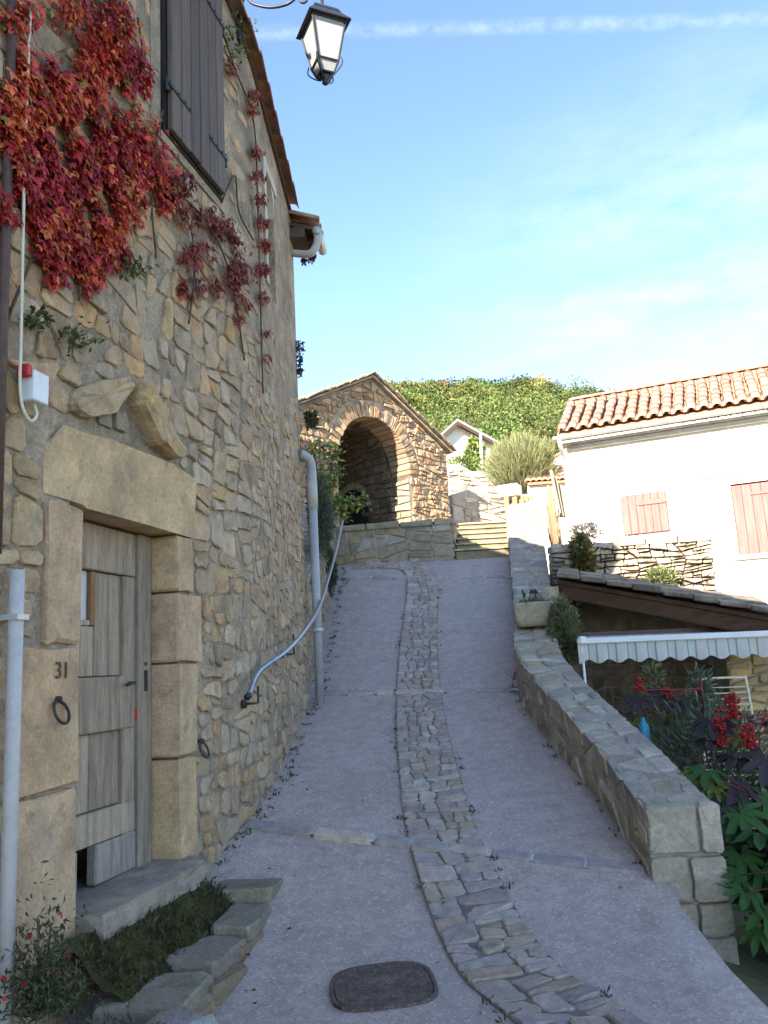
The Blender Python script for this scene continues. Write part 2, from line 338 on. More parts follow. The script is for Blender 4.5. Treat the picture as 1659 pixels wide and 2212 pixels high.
def stone_geo(poly, mp, h, depth=.06, inset=.88, rnd=.016, rough=.12, wob=0.0):
    """a stone from its outline: chipped corners, uneven edges and a tilted, dished face; rnd is the corner chamfer in metres"""
    poly = dedupe(orient(poly))
    if len(poly) < 3: return None
    q = []; m = len(poly); sz = max(.02, math.sqrt(area(poly)))
    for i in range(m):
        a, b = poly[i], poly[(i + 1) % m]; l = math.hypot(b[0] - a[0], b[1] - a[1]); k = min(.3, rnd * random.uniform(.6, 1.6) / l) if rnd else 0
        if rnd and l > .03: q += [(a[0] + k * (b[0] - a[0]), a[1] + k * (b[1] - a[1]))]
        if wob and l > .11: e = random.uniform(-1, .25) * wob * min(sz, .3); t = random.uniform(.35, .65); nx, ny = (b[1] - a[1]) / l, -(b[0] - a[0]) / l; q.append((a[0] + t * (b[0] - a[0]) + nx * e, a[1] + t * (b[1] - a[1]) + ny * e))
        q.append((b[0] - k * (b[0] - a[0]), b[1] - k * (b[1] - a[1])))
    c = centre(q); n = len(q); tx, ty = random.uniform(-1, 1) * rough, random.uniform(-1, 1) * rough; V = []
    il = max(.62, 1 - (1 - inset) * min(2.2, .14 / sz))
    for p in q: V.append(mp(p[0], p[1], -depth))
    for p in q: V.append(mp(p[0], p[1], h * (.55 + random.uniform(-rough, rough)) + ((p[0] - c[0]) * tx + (p[1] - c[1]) * ty) * .5))
    for p in q: s = il + random.uniform(-.05, .04); V.append(mp(c[0] + (p[0] - c[0]) * s, c[1] + (p[1] - c[1]) * s, h * (1 + random.uniform(-rough, rough) * 1.3) + ((p[0] - c[0]) * tx + (p[1] - c[1]) * ty) * .5))
    V.append(mp(c[0], c[1], h * (1.0 + random.uniform(-rough, rough))))
    F = [(i, (i + 1) % n, n + (i + 1) % n, n + i) for i in range(n)] + [(n + i, n + (i + 1) % n, 2 * n + (i + 1) % n, 2 * n + i) for i in range(n)] + [(2 * n + i, 2 * n + (i + 1) % n, 3 * n) for i in range(n)]
    return V, F
def rect_(u0, u1, v0, v1): return [(u0, v0), (u1, v0), (u1, v1), (u0, v1)]
def vary(c, k=.12): f = 1 + random.uniform(-k, k); return tuple(max(.01, x * w * f * (1 + random.uniform(-.025, .025))) for x, w in zip(c, (1.06, .95, .845)))
def lay(parent, polys, mp, palette, mat, hh, name='stone', gap_depth=.06, limit=300, key=None, inset=.88, rough=.14, wob=.05, rnd=.016, stuff_name='small_stones'):
    """the largest cells become stones of their own under parent, the rest one joined part"""
    key = key or (lambda p: area(p)); polys = [p for p in polys if p and len(p) >= 3 and area(p) > .0006]
    polys.sort(key=key, reverse=True); rest = MB()
    for i, p in enumerate(polys):
        h = hh(p) if callable(hh) else random.uniform(*hh)
        g = stone_geo(p, mp, h, gap_depth, inset, rnd, rough, wob)
        if not g: continue
        pal = palette(p) if callable(palette) else palette
        col = vary(random.choice(pal))
        if i < limit: MB().add(*g, col).build(name, mat, parent, False)
        else: rest.add(*g, col)
    if rest.v: tag(rest.build(stuff_name, mat, parent, False), kind='stuff')

def leaf_mesh(name, P, D, Nn, S, C, mat, parent=None, width=.62, fold=.12):
    """many leaves at once: base P, tip direction D, normal Nn, length S, colour C"""
    P, D, Nn, S, C = (np.asarray(t, float) for t in (P, D, Nn, S, C)); n = len(P)
    D = D / np.linalg.norm(D, axis=1, keepdims=True); side = np.cross(D, Nn); side /= np.linalg.norm(side, axis=1, keepdims=True) + 1e-9
    Nn = np.cross(side, D); S = S[:, None]
    V = np.stack([P, P + .55 * S * D + .5 * width * S * side + fold * S * Nn, P + S * D, P + .55 * S * D - .5 * width * S * side + fold * S * Nn], 1).reshape(-1, 3)
    me = bpy.data.meshes.new(name); me.vertices.add(4 * n); me.vertices.foreach_set('co', V.ravel()); me.loops.add(6 * n); me.polygons.add(2 * n)
    idx = np.arange(n)[:, None] * 4 + np.array([0, 1, 2, 0, 2, 3]); me.loops.foreach_set('vertex_index', idx.ravel().astype(np.int32))
    me.polygons.foreach_set('loop_start', (np.arange(2 * n) * 3).astype(np.int32)); me.update(calc_edges=True)
    a = me.attributes.new('Col', 'FLOAT_COLOR', 'POINT'); a.data.foreach_set('color', np.hstack([np.repeat(C, 4, 0), np.ones((4 * n, 1))]).ravel()); me.update()
    return tag(link(name, me, parent, mat), kind='stuff')
def rnd_dirs(n): d = RNG.normal(size=(n, 3)); return d / np.linalg.norm(d, axis=1, keepdims=True)
def pick_cols(n, pal, var=.18): pal = np.array(pal); c = pal[RNG.integers(0, len(pal), n)]; return np.clip(c * (1 + RNG.uniform(-var, var, (n, 1))), .005, 1)

# ------------------------------------------------------------------ the lie of the land
GY = [-40, -5, 3.5, 4.5, 5.13, 5.58, 6.54, 8, 9.49, 11, 12.5, 13.6, 15, 60]; GZ = [-.1, -.03, 0, .03, .13, .26, .53, .9, 1.30, 1.82, 2.42, 2.90, 3.45, 3.45]
def g(Y): return float(np.interp(Y, GY, GZ))
HILL_Y = [-600, -20, 3, 8, 15, 17.5, 24, 30, 45, 60, 100, 150, 205, 240, 400, 900]
HILL_Z = [-6, -.5, -.3, .4, 3.2, 3.9, 5.0, 6.6, 10.0, 14, 28, 47, 66.5, 68, 52, 30]
GARD_Z = [-6, -.5, -.38, -.38, 1.5, 1.9, 4.6, 6.4, 10.0, 14, 28, 47, 66.5, 68, 52, 30]
GARD_Y = [-600, -20, 3, 12.4, 13.1, 18.5, 24, 30, 45, 60, 100, 150, 205, 240, 400, 900]
def sstep(x, a, b): t = min(max((x - a) / (b - a), 0), 1); return t * t * (3 - 2 * t)
def terrain(x, Y):
    z0 = np.interp(Y, HILL_Y, HILL_Z); z1 = np.interp(Y, GARD_Y, GARD_Z)
    if 3 < Y < 15: z0 = g(Y) - .3
    edge = 1.75 + max(0, Y - 9.7) * .16
    z = z0 + (z1 - z0) * sstep(x, edge, edge + .35)
    k = sstep(Y, 40, 130); z = z * (1 - k) + (8 + (z - 8) * math.exp(-((x - 8) / (104 if x > 8 else 54)) ** 2)) * k
    return float(z + k * (1.1 * math.sin(x * .11 + Y * .05) + .8 * math.sin(x * .047 - Y * .09) + .5 * math.sin(x * .23 + 1.7)))

def axis(fine, coarse):
    a, b, s = fine; return sorted(set([round(t, 3) for t in np.arange(a, b + 1e-6, s)] + coarse))
def build_ground():
    xs = axis((-4, 9, .35), [-600, -400, -250, -160, -110, -80, -60, -45, -32, -22, -14, -8, 12, 16, 22, 30, 40, 50, 62, 76, 92, 110, 140, 180, 240, 340, 600])
    ys = axis((2, 20, .35), [-600, -300, -120, -50, -20, -8, -2] + [24, 28, 33, 39, 46, 54, 62, 70, 80, 90, 100, 112, 124, 136, 150, 164, 178, 192, 204, 212, 222, 240, 270, 320, 420, 600, 900])
    mb = MB(); nx = len(xs)
    mb.add([(x, y, terrain(x, y)) for y in ys for x in xs], [(j * nx + i, j * nx + i + 1, (j + 1) * nx + i + 1, (j + 1) * nx + i) for j in range(len(ys) - 1) for i in range(nx - 1)])
    tag(mb.build('ground', 'ground', None, True), 'dry grassy ground rising from the village to the wooded hill', kind='structure')
build_ground()

# parapet line on the right of the ramp: inner edge (x, Y), outer edge offset, top height
PAR = smooth_curve([(1.52, 5.45), (1.51, 5.9), (1.49, 6.62), (1.42, 7.3), (1.34, 8.18), (1.345, 9.1), (1.435, 9.75), (1.64, 11), (1.90, 12.7), (2.12, 14.2), (2.23, 15), (2.48, 16.6), (2.7, 18)], 8)
PARL = np.cumsum([0] + [float(np.linalg.norm(PAR[i + 1] - PAR[i])) for i in range(len(PAR) - 1)])
PARP = np.array(PAR)
def par_in(s): return np.array([np.interp(s, PARL, PARP[:, 0]), np.interp(s, PARL, PARP[:, 1])])
def par_frame(s):
    a, b = par_in(max(s - .15, 0)), par_in(min(s + .15, PARL[-1])); t = (b - a) / np.linalg.norm(b - a); return t, np.array([t[1], -t[0]])
PTY = [5.45, 6.75, 8.1, 9.0, 10.0, 12.5, 15.0, 15.25, 18]; PTZ = [.66, 1.02, 1.44, 1.66, 1.97, 2.86, 3.90, 4.05, 5.2]
PWY = [5.4, 8, 10, 15, 18]; PWW = [.46, .46, .50, .64, .66]
def par_top(Y): return float(np.interp(Y, PTY, PTZ))
def par_w(Y): return float(np.interp(Y, PWY, PWW))

LEFT_EDGE = [(-9.6, -30), (-2.72, 0), (-1.95, 3.2), (-1.45, 5.3), (-1.16, 6.5), (-1.03, 7.2), (-.9, 9.7), (-.86, 12), (-.84, 15.6)]
def build_path():
    ys = list(np.arange(-12, 4, 1.0)) + list(np.arange(4, 15.45, .12)); mb = MB(); nn = 14; V = []
    lx = np.array(LEFT_EDGE)
    for y in ys:
        xl = np.interp(y, lx[:, 1], lx[:, 0]) - .3
        xr = 1.60 if y < 5.3 else float(np.interp(y, PARP[:, 1], PARP[:, 0])) + .12
        for i in range(nn + 1):
            x = xl + (xr - xl) * i / nn; V.append((x, y, g(y) + .012 * math.sin(x * 2.3 + y) * math.sin(y * 1.3)))
        V.append((xr, y, g(y) - .55))
    w = nn + 2
    F = [(j * w + i, j * w + i + 1, (j + 1) * w + i + 1, (j + 1) * w + i) for j in range(len(ys) - 1) for i in range(w - 1)]
    mb.add(V, F); return tag(mb.build('path', 'concrete', None, True), 'steep grey washed-concrete ramp climbing between the houses', kind='structure')
path = build_path()

STRIP = np.array(smooth_curve([(1.5, 2.2), (1.0, 3.3), (.65, 4.2), (.48, 4.7), (.385, 5.3), (.32, 5.8), (.27, 6.5), (.255, 7.5), (.255, 8.5), (.3, 10), (.38, 11.3), (.49, 12.6), (.56, 13.5), (.555, 14.2), (.40, 14.68), (-.05, 14.9), (-.7, 14.95)], 8))
SL = np.cumsum([0] + [float(np.linalg.norm(STRIP[i + 1] - STRIP[i])) for i in range(len(STRIP) - 1)])
def strip_pt(s, w, n):
    c = np.array([np.interp(s, SL, STRIP[:, 0]), np.interp(s, SL, STRIP[:, 1])])
    a = np.array([np.interp(s - .2, SL, STRIP[:, 0]), np.interp(s - .2, SL, STRIP[:, 1])]); b = np.array([np.interp(s + .2, SL, STRIP[:, 0]), np.interp(s + .2, SL, STRIP[:, 1])])
    t = (b - a) / (np.linalg.norm(b - a) + 1e-9); p = c + w * np.array([t[1], -t[0]]); return np.array([p[0], p[1], g(p[1]) + .014 + n])
def build_strip():
    mb = MB(); ss = np.arange(0, SL[-1], .12); V = []
    for s in ss:
        for w in np.linspace(-.25, .25, 5): V.append(strip_pt(s, w, -.002))
    mb.add(V, [(j * 5 + i, j * 5 + i + 1, (j + 1) * 5 + i + 1, (j + 1) * 5 + i) for j in range(len(ss) - 1) for i in range(4)])
    mb.build('stone_strip_bed', 'bed', path, True)
    cs = []
    zones = [(.8, 4.2, .23, .15), (4.2, SL[-1] - .1, .15, .12)]
    for s0, s1, a, b in zones:
        pts = []; s = s0
        while s < s1:
            h = b * random.uniform(.75, 1.35); w = -.26 - random.uniform(0, .1)
            while w < .26: l = a * random.uniform(.6, 1.5); pts.append((w + l / 2, s + h / 2 + random.uniform(-.025, .025), min(l, h))); w += l
            s += h
        B_ = [(-.25, s0), (.25, s0), (.25, s1), (-.25, s1)]; cs += masonry(B_, [random.uniform(.10, .17) for _ in range(200)] + [random.uniform(.05, .09) for _ in range(200)], a * b * .9, .0075, 1.0, 1.2)
    bandY = (5.9, 9.38, 13.7)
    pal = [(.36, .325, .31), (.39, .35, .33), (.33, .30, .295), (.40, .36, .32), (.36, .32, .28), (.45, .41, .38), (.37, .31, .25)]
    lay(path, cs, lambda w, s, n: strip_pt(s, w, n), pal, 'cobble', (.004, .016), 'paving_stone', .02, 300, key=lambda p: area(p) / (1.2 + centre(p)[1]) ** 1.6, inset=.9, rough=.22, wob=.05, rnd=.020, stuff_name='far_paving_stones')
build_strip()

def band(p, q, n, wd, rise=.020):
    """a row of dressed stones set across the ramp, light mortar between them"""
    p, q = np.array(p), np.array(q); t = (q - p) / np.linalg.norm(q - p); m = np.array([-t[1], t[0]]); L = float(np.linalg.norm(q - p))
    def gp(u, v, k): a = p + t * u + m * v; return np.array([a[0], a[1], g(a[1]) + .012 + k])
    bed = MB(); us = np.linspace(0, L, 26)
    bed.add([gp(u, v, .006) for u in us for v in (-wd * .5, wd * .5)], [(2 * i, 2 * i + 2, 2 * i + 3, 2 * i + 1) for i in range(25)])
    bed.build('joint_mortar', 'pale_render', path)
    u = 0; pal = [(.32, .31, .335), (.36, .345, .36), (.47, .43, .385), (.43, .40, .37), (.30, .295, .32)]
    while u < L - .1:
        l = min(L / n * random.uniform(.7, 1.35), L - u); gg = stone_geo([(u + .012, -wd * .48), (u + l - .012, -wd * .48), (u + l - .012, wd * .48), (u + .012, wd * .48)], gp, rise, .03, .93, .006, .05)
        MB().add(*gg, vary(random.choice(pal), .08)).build('band_stone', 'cobble', path, False); u += l
band((-1.13, 6.43), (1.50, 5.52), 7, .088); band((-.86, 9.58), (1.40, 9.33), 8, .085); band((-.86, 14.17), (2.04, 13.68), 9, .085)

# ------------------------------------------------------------------ left stone house
WA, WB = R(13.6), R(3.2); FOOT = np.array([-2.576, .623])
WU = np.arange(-14, 9.2, .02); WX = np.zeros((len(WU), 2)); WH = np.array([WA + (WB - WA) * sstep(u, 5.9, 6.9) for u in WU])
i0 = int(np.argmin(abs(WU + 3))); WX[i0] = FOOT + np.array([math.sin(WA), math.cos(WA)]) * WU[i0]
for i in range(i0 + 1, len(WU)): WX[i] = WX[i - 1] + .02 * np.array([math.sin(WH[i - 1]), math.cos(WH[i - 1])])
for i in range(i0 - 1, -1, -1): WX[i] = WX[i + 1] - .02 * np.array([math.sin(WH[i]), math.cos(WH[i])])
def wl(u, v, n=0.0):
    """wall coordinates: u along the house front, v height, n out from the wall"""
    h = np.interp(u, WU, WH); x = np.interp(u, WU, WX[:, 0]); y = np.interp(u, WU, WX[:, 1]); return np.array([x + math.cos(h) * n, y - math.sin(h) * n, v])
U_END = 8.86
VERGE_U = [-14, 4, 6.32, 7.34, 8.54, 8.86]; VERGE_Z = [13.4, 8.05, 7.43, 7.22, 7.02, 6.97]
def verge(u): return float(np.interp(u, VERGE_U, VERGE_Z))
house = empty('stone_house', wl(4, 0), 'tall old rubble-stone house with weathered plank door and red creeper', 'house')
DOOR = (3.82, 5.02, .40, 2.62); NICHE = (7.16, 7.62, 5.35, 6.62)

def wbox(mb, u0, u1, v0, v1, n0, n1, col=(.5, .5, .5), ch=0):
    p = wl(u0, v0, n0); return mb.box(p, wl(u1, v0, n0) - p, wl(u0, v0, n1) - p, np.array([0, 0, v1 - v0]), col, ch)

def build_house_core():
    us = sorted(set([-14, -10, -6, -3, -1, 0, 1, 2] + [round(x, 3) for x in np.arange(2.4, 8.87, .12)] + [DOOR[0], DOOR[1], NICHE[0], NICHE[1], U_END]))
    us = [u for u in us if not any(0 < abs(u - k) < .05 for k in (DOOR[0], DOOR[1], NICHE[0], NICHE[1], U_END))]
    mb = MB(); ren = MB()
    def quad(b, u0, u1, v0, v1):
        b.add([wl(u0, v0), wl(u1, v0), wl(u1, v1), wl(u0, v1)], [(0, 1, 2, 3)])
    for a, b_ in zip(us[:-1], us[1:]):
        cuts = [-.6]
        if a >= DOOR[0] - .01 and b_ <= DOOR[1] + .01: segs = [(-.6, DOOR[2]), (DOOR[3], None)]
        elif a >= NICHE[0] - .01 and b_ <= NICHE[1] + .01: segs = [(-.6, NICHE[2]), (NICHE[3], None)]
        else: segs = [(-.6, None)]
        for lo, hi in segs:
            ta, tb = (hi, hi) if hi is not None else (verge(a), verge(b_))
            vs = np.linspace(0, 1, 14 if ta - lo > 2 else 3)
            mb.add([p for t in vs for p in (wl(a, lo + (ta - lo) * t), wl(b_, lo + (tb - lo) * t))], [(2 * i, 2 * i + 1, 2 * i + 3, 2 * i + 2) for i in range(len(vs) - 1)])
    # far gable end, rear and near walls close the body
    e = wl(U_END, 0); far = e + np.array([-9, .9, 0]); nb = wl(-14, 0); nf = nb + np.array([-9, 1.5, 0]); zt = verge(U_END)
    mb.add([(e[0], e[1], -.6), (far[0], far[1], -.6), (far[0], far[1], zt), (e[0], e[1], zt)], [(0, 1, 2, 3)])
    mb.add([(far[0], far[1], -.6), (nf[0], nf[1], -.6), (nf[0], nf[1], verge(-14)), (far[0], far[1], zt)], [(0, 1, 2, 3)])
    mb.add([(nb[0], nb[1], -.6), (nf[0], nf[1], -.6), (nf[0], nf[1], verge(-14)), (nb[0], nb[1], verge(-14))], [(3, 2, 1, 0)])
    # reveals and back of the door recess
    for (u0, u1, v0, v1), d in ((DOOR, .55), (NICHE, .16)):
        mb.add([wl(u0, v0), wl(u0, v0, -d), wl(u0, v1, -d), wl(u0, v1)], [(0, 1, 2, 3)]); mb.add([wl(u1, v0), wl(u1, v1), wl(u1, v1, -d), wl(u1, v0, -d)], [(0, 1, 2, 3)])
        mb.add([wl(u0, v1), wl(u0, v1, -d), wl(u1, v1, -d), wl(u1, v1)], [(0, 1, 2, 3)]); mb.add([wl(u0, v0), wl(u1, v0), wl(u1, v0, -d), wl(u0, v0, -d)], [(0, 1, 2, 3)])
        if d > .3: mb.add([wl(u0, v0, -d), wl(u1, v0, -d), wl(u1, v1, -d), wl(u0, v1, -d)], [(0, 1, 2, 3)])
    mb.build('wall', 'render', house, True)
    b = MB(); b.box((-9.5, 9.4, -.6), (8.2, 0, 0), (0, 1.9, 0), (0, 0, 7.55)); b.build('unseen_shade_wing', 'render', house)  # added wing, out of view, blocks the sun from the retaining wall
    b = MB(); b.add([(-1.22, 9.3, 6.97), (-1.22, 11.45, 6.97), (-3.2, 11.45, 8.25), (-3.2, 9.3, 8.25), (-9.6, 11.45, 8.25), (-9.6, 9.3, 8.25)], [(0, 1, 2, 3), (3, 2, 4, 5)]); b.build('unseen_shade_wing_roof', 'terracotta_plain', house)  # roof of the added unseen wing, shades the arch front
    # blind niche back: pale plaster above, darker fill below
    b = MB(); wbox(b, NICHE[0], NICHE[1], 5.82, NICHE[3], -.17, -.145); b.build('niche_plaster', 'pale_render', house)
    b = MB(); wbox(b, NICHE[0], NICHE[1], NICHE[2], 5.82, -.17, -.10); b.build('niche_fill', 'mortar', house)
    b = MB(); wbox(b, NICHE[0] - .11, NICHE[0] - .002, NICHE[2], NICHE[3] + .12, -.02, .022); wbox(b, NICHE[0] + .0, NICHE[1] + .1, NICHE[3] + .002, NICHE[3] + .12, -.02, .02); b.build('niche_surround', 'pale_render', house)
    # arched head of the niche: spandrel pieces
    b = MB(); c, r = .5 * (NICHE[0] + NICHE[1]), .5 * (NICHE[1] - NICHE[0]); vs = NICHE[3] - r * 1.25
    for s in (-1, 1):
        prof = [(c + s * r, NICHE[3]), (c, NICHE[3])] + [(c + s * r * math.sin(t), vs + r * 1.25 * math.cos(t)) for t in np.linspace(0, math.pi / 2, 8)]
        n = len(prof); b.add([wl(u, v, .006) for u, v in prof] + [wl(u, v, -.14) for u, v in prof], [tuple(range(n))[::(-1 if s > 0 else 1)]] + [(i, (i + 1) % n, n + (i + 1) % n, n + i) for i in range(n)])
    b.build('niche_arch', 'pale_render', house)
build_house_core()

# ---- dressed stones round the door
OCHRE = [(.54, .41, .26), (.56, .43, .28), (.52, .40, .265)]
def block(name, poly, h, depth=.06, col=None, mat='ashlar', inset=.965, rnd=.012, rough=.05, parent=None):
    gg = stone_geo(poly, wl, h, depth, inset, rnd, rough, .035); return MB().add(*gg, col or vary(random.choice(OCHRE), .07)).build(name, mat, parent or house, False)
EXCL = []       # (u0, u1, v0, v1) kept free of rubble
def rect(u0, u1, v0, v1): return [(u0, v0), (u1, v0), (u1, v1), (u0, v1)]
block('lintel', [(3.58, 2.56), (3.95, 2.55), (5.20, 2.545), (5.215, 2.96), (4.9, 3.0), (4.2, 2.99), (3.74, 2.96), (3.60, 2.82)], .03, .30, (.57, .40, .225), rough=.06)
for (u0, u1, v0, v1), nm in (((3.60, 3.885, 1.80, 2.525), 'jamb_stone'), ((3.40, 3.875, 1.10, 1.785), 'jamb_stone'), ((3.38, 3.87, .30, 1.085), 'jamb_stone'), ((3.36, 3.86, -.2, .285), 'jamb_stone')):
    block(nm, rect(u0, u1, v0, v1), .035, .34)
for u1, v0, v1 in ((5.17, 2.165, 2.535), (5.29, 1.705, 2.15), (5.22, 1.105, 1.69), (5.19, .45, 1.09)):
    block('jamb_stone', rect(4.955, u1, v0, v1), .035, .34)
EXCL += [(3.58, 5.22, 2.5, 3.0), (3.59, 3.9, 1.79, 2.53), (3.37, 3.9, -.3, 1.79), (4.9, 5.21, .3, 2.5), (4.9, 5.34, 1.70, 2.16), (4.9, 5.25, 1.1, 1.7), (3.85, 4.98, .2, 2.56)]
# slanted relieving stones above the lintel
block('relieving_stone', [(3.76, 3.06), (3.90, 3.035), (4.12, 3.12), (4.37, 3.37), (4.33, 3.43), (4.08, 3.33), (3.82, 3.19)], .07, .1, (.45, .32, .18), 'stone', .84, .03, .15)
block('relieving_stone', [(4.40, 3.43), (4.38, 3.28), (4.62, 3.07), (4.86, 3.03), (4.95, 3.05), (4.93, 3.13), (4.70, 3.29), (4.47, 3.44)], .12, .1, (.50, .345, .18), 'stone', .84, .03, .12)
block('packing_stone', rect(4.22, 4.34, 3.07, 3.19), .03, .06, (.30, .25, .18), 'stone'); block('packing_stone', rect(4.06, 4.19, 3.06, 3.13), .02, .06, (.3, .26, .2), 'stone')
EXCL += [(3.80, 4.94, 2.99, 3.20), (4.02, 4.75, 3.18, 3.34), (4.22, 4.56, 3.3, 3.44)]
EXCL += [(4.78, 5.80, 5.40, 9), (NICHE[0] - .12, NICHE[1] + .10, NICHE[2] - .1, NICHE[3] + .15)]

def keep_out(poly, ex):
    c = centre(poly)
    for u0, u1, v0, v1 in ex:
        us = [p[0] for p in poly]; vs = [p[1] for p in poly]
        if max(us) <= u0 or min(us) >= u1 or max(vs) <= v0 or min(vs) >= v1: continue
        du = max(u0 - c[0], c[0] - u1); dv = max(v0 - c[1], c[1] - v1)
        if du < 0 and dv < 0: return None
        if du > dv: poly = clip(poly, 1, 0, u0 - .008) if c[0] < u0 else clip(poly, -1, 0, -(u1 + .008))
        else: poly = clip(poly, 0, 1, v0 - .008) if c[1] < v0 else clip(poly, 0, -1, -(v1 + .008))
        if len(poly) < 3: return None
    return poly
def build_house_stones():
    W0, W1 = 1.3, U_END
    radii = [random.uniform(.13, .19) for _ in range(60)] + [random.uniform(.075, .13) for _ in range(420)] + [random.uniform(.045, .08) for _ in range(1500)] + [.034] * 900
    big = [(4.60, 4.06, .21), (4.25, 3.75, .15), (4.82, 3.70, .15), (5.35, 3.8, .16), (5.6, 3.95, .15), (4.05, 3.62, .12)]
    tgt = lambda c: .024 + .020 * sstep(c[1], 1.6, 3.2) * (1 - sstep(c[0], 5.6, 6.8)) + .03 * sstep(c[1], 1.3, .3) * sstep(c[0], 5.0, 6.5)
    polys = masonry([(W0, -.3), (W1, -.3), (W1, 7.0), (W0, 7.9)], [random.uniform(.14, .26) for _ in range(260)] + [random.uniform(.09, .13) for _ in range(260)], tgt, .013, cell=(.46, .36))
    out = []
    for p in polys:
        c = centre(p)
        if c[1] > verge(c[0]) - .18: continue
        q = keep_out(p, EXCL)
        if q is None or len(q) < 3: continue
        # much of the upper wall and the far end is rendered over: stones show only here and there
        up = sstep(c[1], 4.3, 5.2) * .45 + sstep(c[0], 6.1, 7.4) * sstep(c[1], 3.2, 4.8) * .6
        if random.random() < min(up, .93) and c[0] > 1.2: continue
        if random.random() < .05: continue
        out.append(q)
    ochre = [(.45, .335, .205), (.48, .365, .235), (.40, .30, .19), (.50, .40, .275), (.37, .285, .19), (.46, .325, .18)]
    grey = [(.39, .335, .26), (.34, .29, .225), (.44, .385, .31), (.31, .26, .20), (.42, .34, .25), (.37, .28, .195)]
    def pal(p):
        c = centre(p); t = .25 + .5 * sstep(c[0], 4.6, 6.6) + .12 * sstep(c[1], 1.5, 0)
        return grey if random.random() < t else ochre
    def hh(p):
        c = centre(p); base = random.uniform(.003, .026)
        base *= 1 - .55 * sstep(c[0], 5.4, 6.6) * (1 - .4 * sstep(c[1], 1.5, 0)) - .35 * sstep(c[1], 4.4, 5.0)
        return base + .035 * max(0, math.sqrt(area(p)) - .15)
    lay(house, out, wl, pal, 'stone', hh, 'wall_stone', .05, 300, key=lambda p: area(p) / (2.6 ** 2 + centre(p)[0] ** 2 + (centre(p)[1] - 1.6) ** 2) * (1 if 3.1 < centre(p)[0] else .1), inset=.90, rough=.24, wob=.05, rnd=.030)
build_house_stones()

# ---- door
def build_door():
    d = empty('door', wl(4.4, .5, -.18)); d.parent = house; d.location = Vector(wl(4.4, .5, -.18)) - house.location
    woods = [(.41, .31, .22), (.37, .285, .205), (.45, .345, .25), (.34, .26, .185)]
    def plank(name, u0, u1, v0, v1, n0, n1, ch=.006, c=None): b = MB(); wbox(b, u0, u1, v0, v1, n0, n1, c or random.choice(woods), ch); return b.build(name, 'wood_grey', d)
    plank('door_post', 4.79, 4.945, .47, 2.535, -.30, -.15, .012, (.32, .255, .19))
    plank('door_post', 3.89, 3.98, .47, 2.535, -.30, -.15, .012, (.32, .255, .19))
    plank('stile', 4.655, 4.785, .50, 2.25, -.235, -.182); plank('stile', 3.985, 4.10, .50, 2.25, -.235, -.182)
    plank('top_rail', 3.985, 4.785, 2.255, 2.53, -.24, -.176); plank('middle_rail', 3.985, 4.775, 1.315, 1.63, -.235, -.172)
    plank('bottom_rail', 4.36, 4.785, .485, .70, -.235, -.170, .01, (.34, .29, .24)); plank('bottom_rail', 3.985, 4.785, .705, .88, -.235, -.178)
    plank('bottom_rail', 3.985, 4.20, .485, .70, -.235, -.178)
    for u0, u1 in ((4.375, 4.52), (4.525, 4.65)): plank('panel_plank', u0, u1, 1.635, 2.25, -.25, -.205, .005)
    for u0, u1 in ((4.105, 4.235), (4.24, 4.365)): plank('panel_plank', u0, u1, 1.635, 1.925, -.25, -.205, .005)
    for u0, u1 in ((4.105, 4.34), (4.345, 4.58), (4.585, 4.65)): plank('panel_plank', u0, u1, .885, 1.31, -.25, -.21, .005)
    plank('window_bar', 4.325, 4.372, 1.93, 2.25, -.235, -.195, .004, (.30, .17, .085)); plank('window_bar', 4.105, 4.322, 1.928, 1.96, -.235, -.2, .004)
    b = MB(); wbox(b, 4.105, 4.322, 1.962, 2.25, -.232, -.226); b.build('window_pane', 'curtain', d)
    b = MB(); wbox(b, 4.19, 4.37, .485, .71, -.34, -.30); b.build('cat_hole', 'black_void', d)
    # lever handle and lock plate
    b = MB(); b.tube([wl(4.70, 1.585, -.172), wl(4.70, 1.585, -.13), wl(4.685, 1.587, -.125), wl(4.60, 1.575, -.125)], .010, 8); b.build('handle', 'old_iron', d, True)
    b = MB(); wbox(b, 4.845, 4.875, 1.53, 1.66, -.149, -.143); b.build('lock_plate', 'old_iron', d)
    b = MB(); b.tube([wl(4.86, 1.70, -.15), wl(4.86, 1.70, -.145)], .012, 8); b.build('lock_bolt', 'old_iron', d)
    b = MB(); wbox(b, 4.768, 4.787, 1.36, 1.43, -.172, -.166); b.build('red_mark', 'red_plastic', d)
build_door()
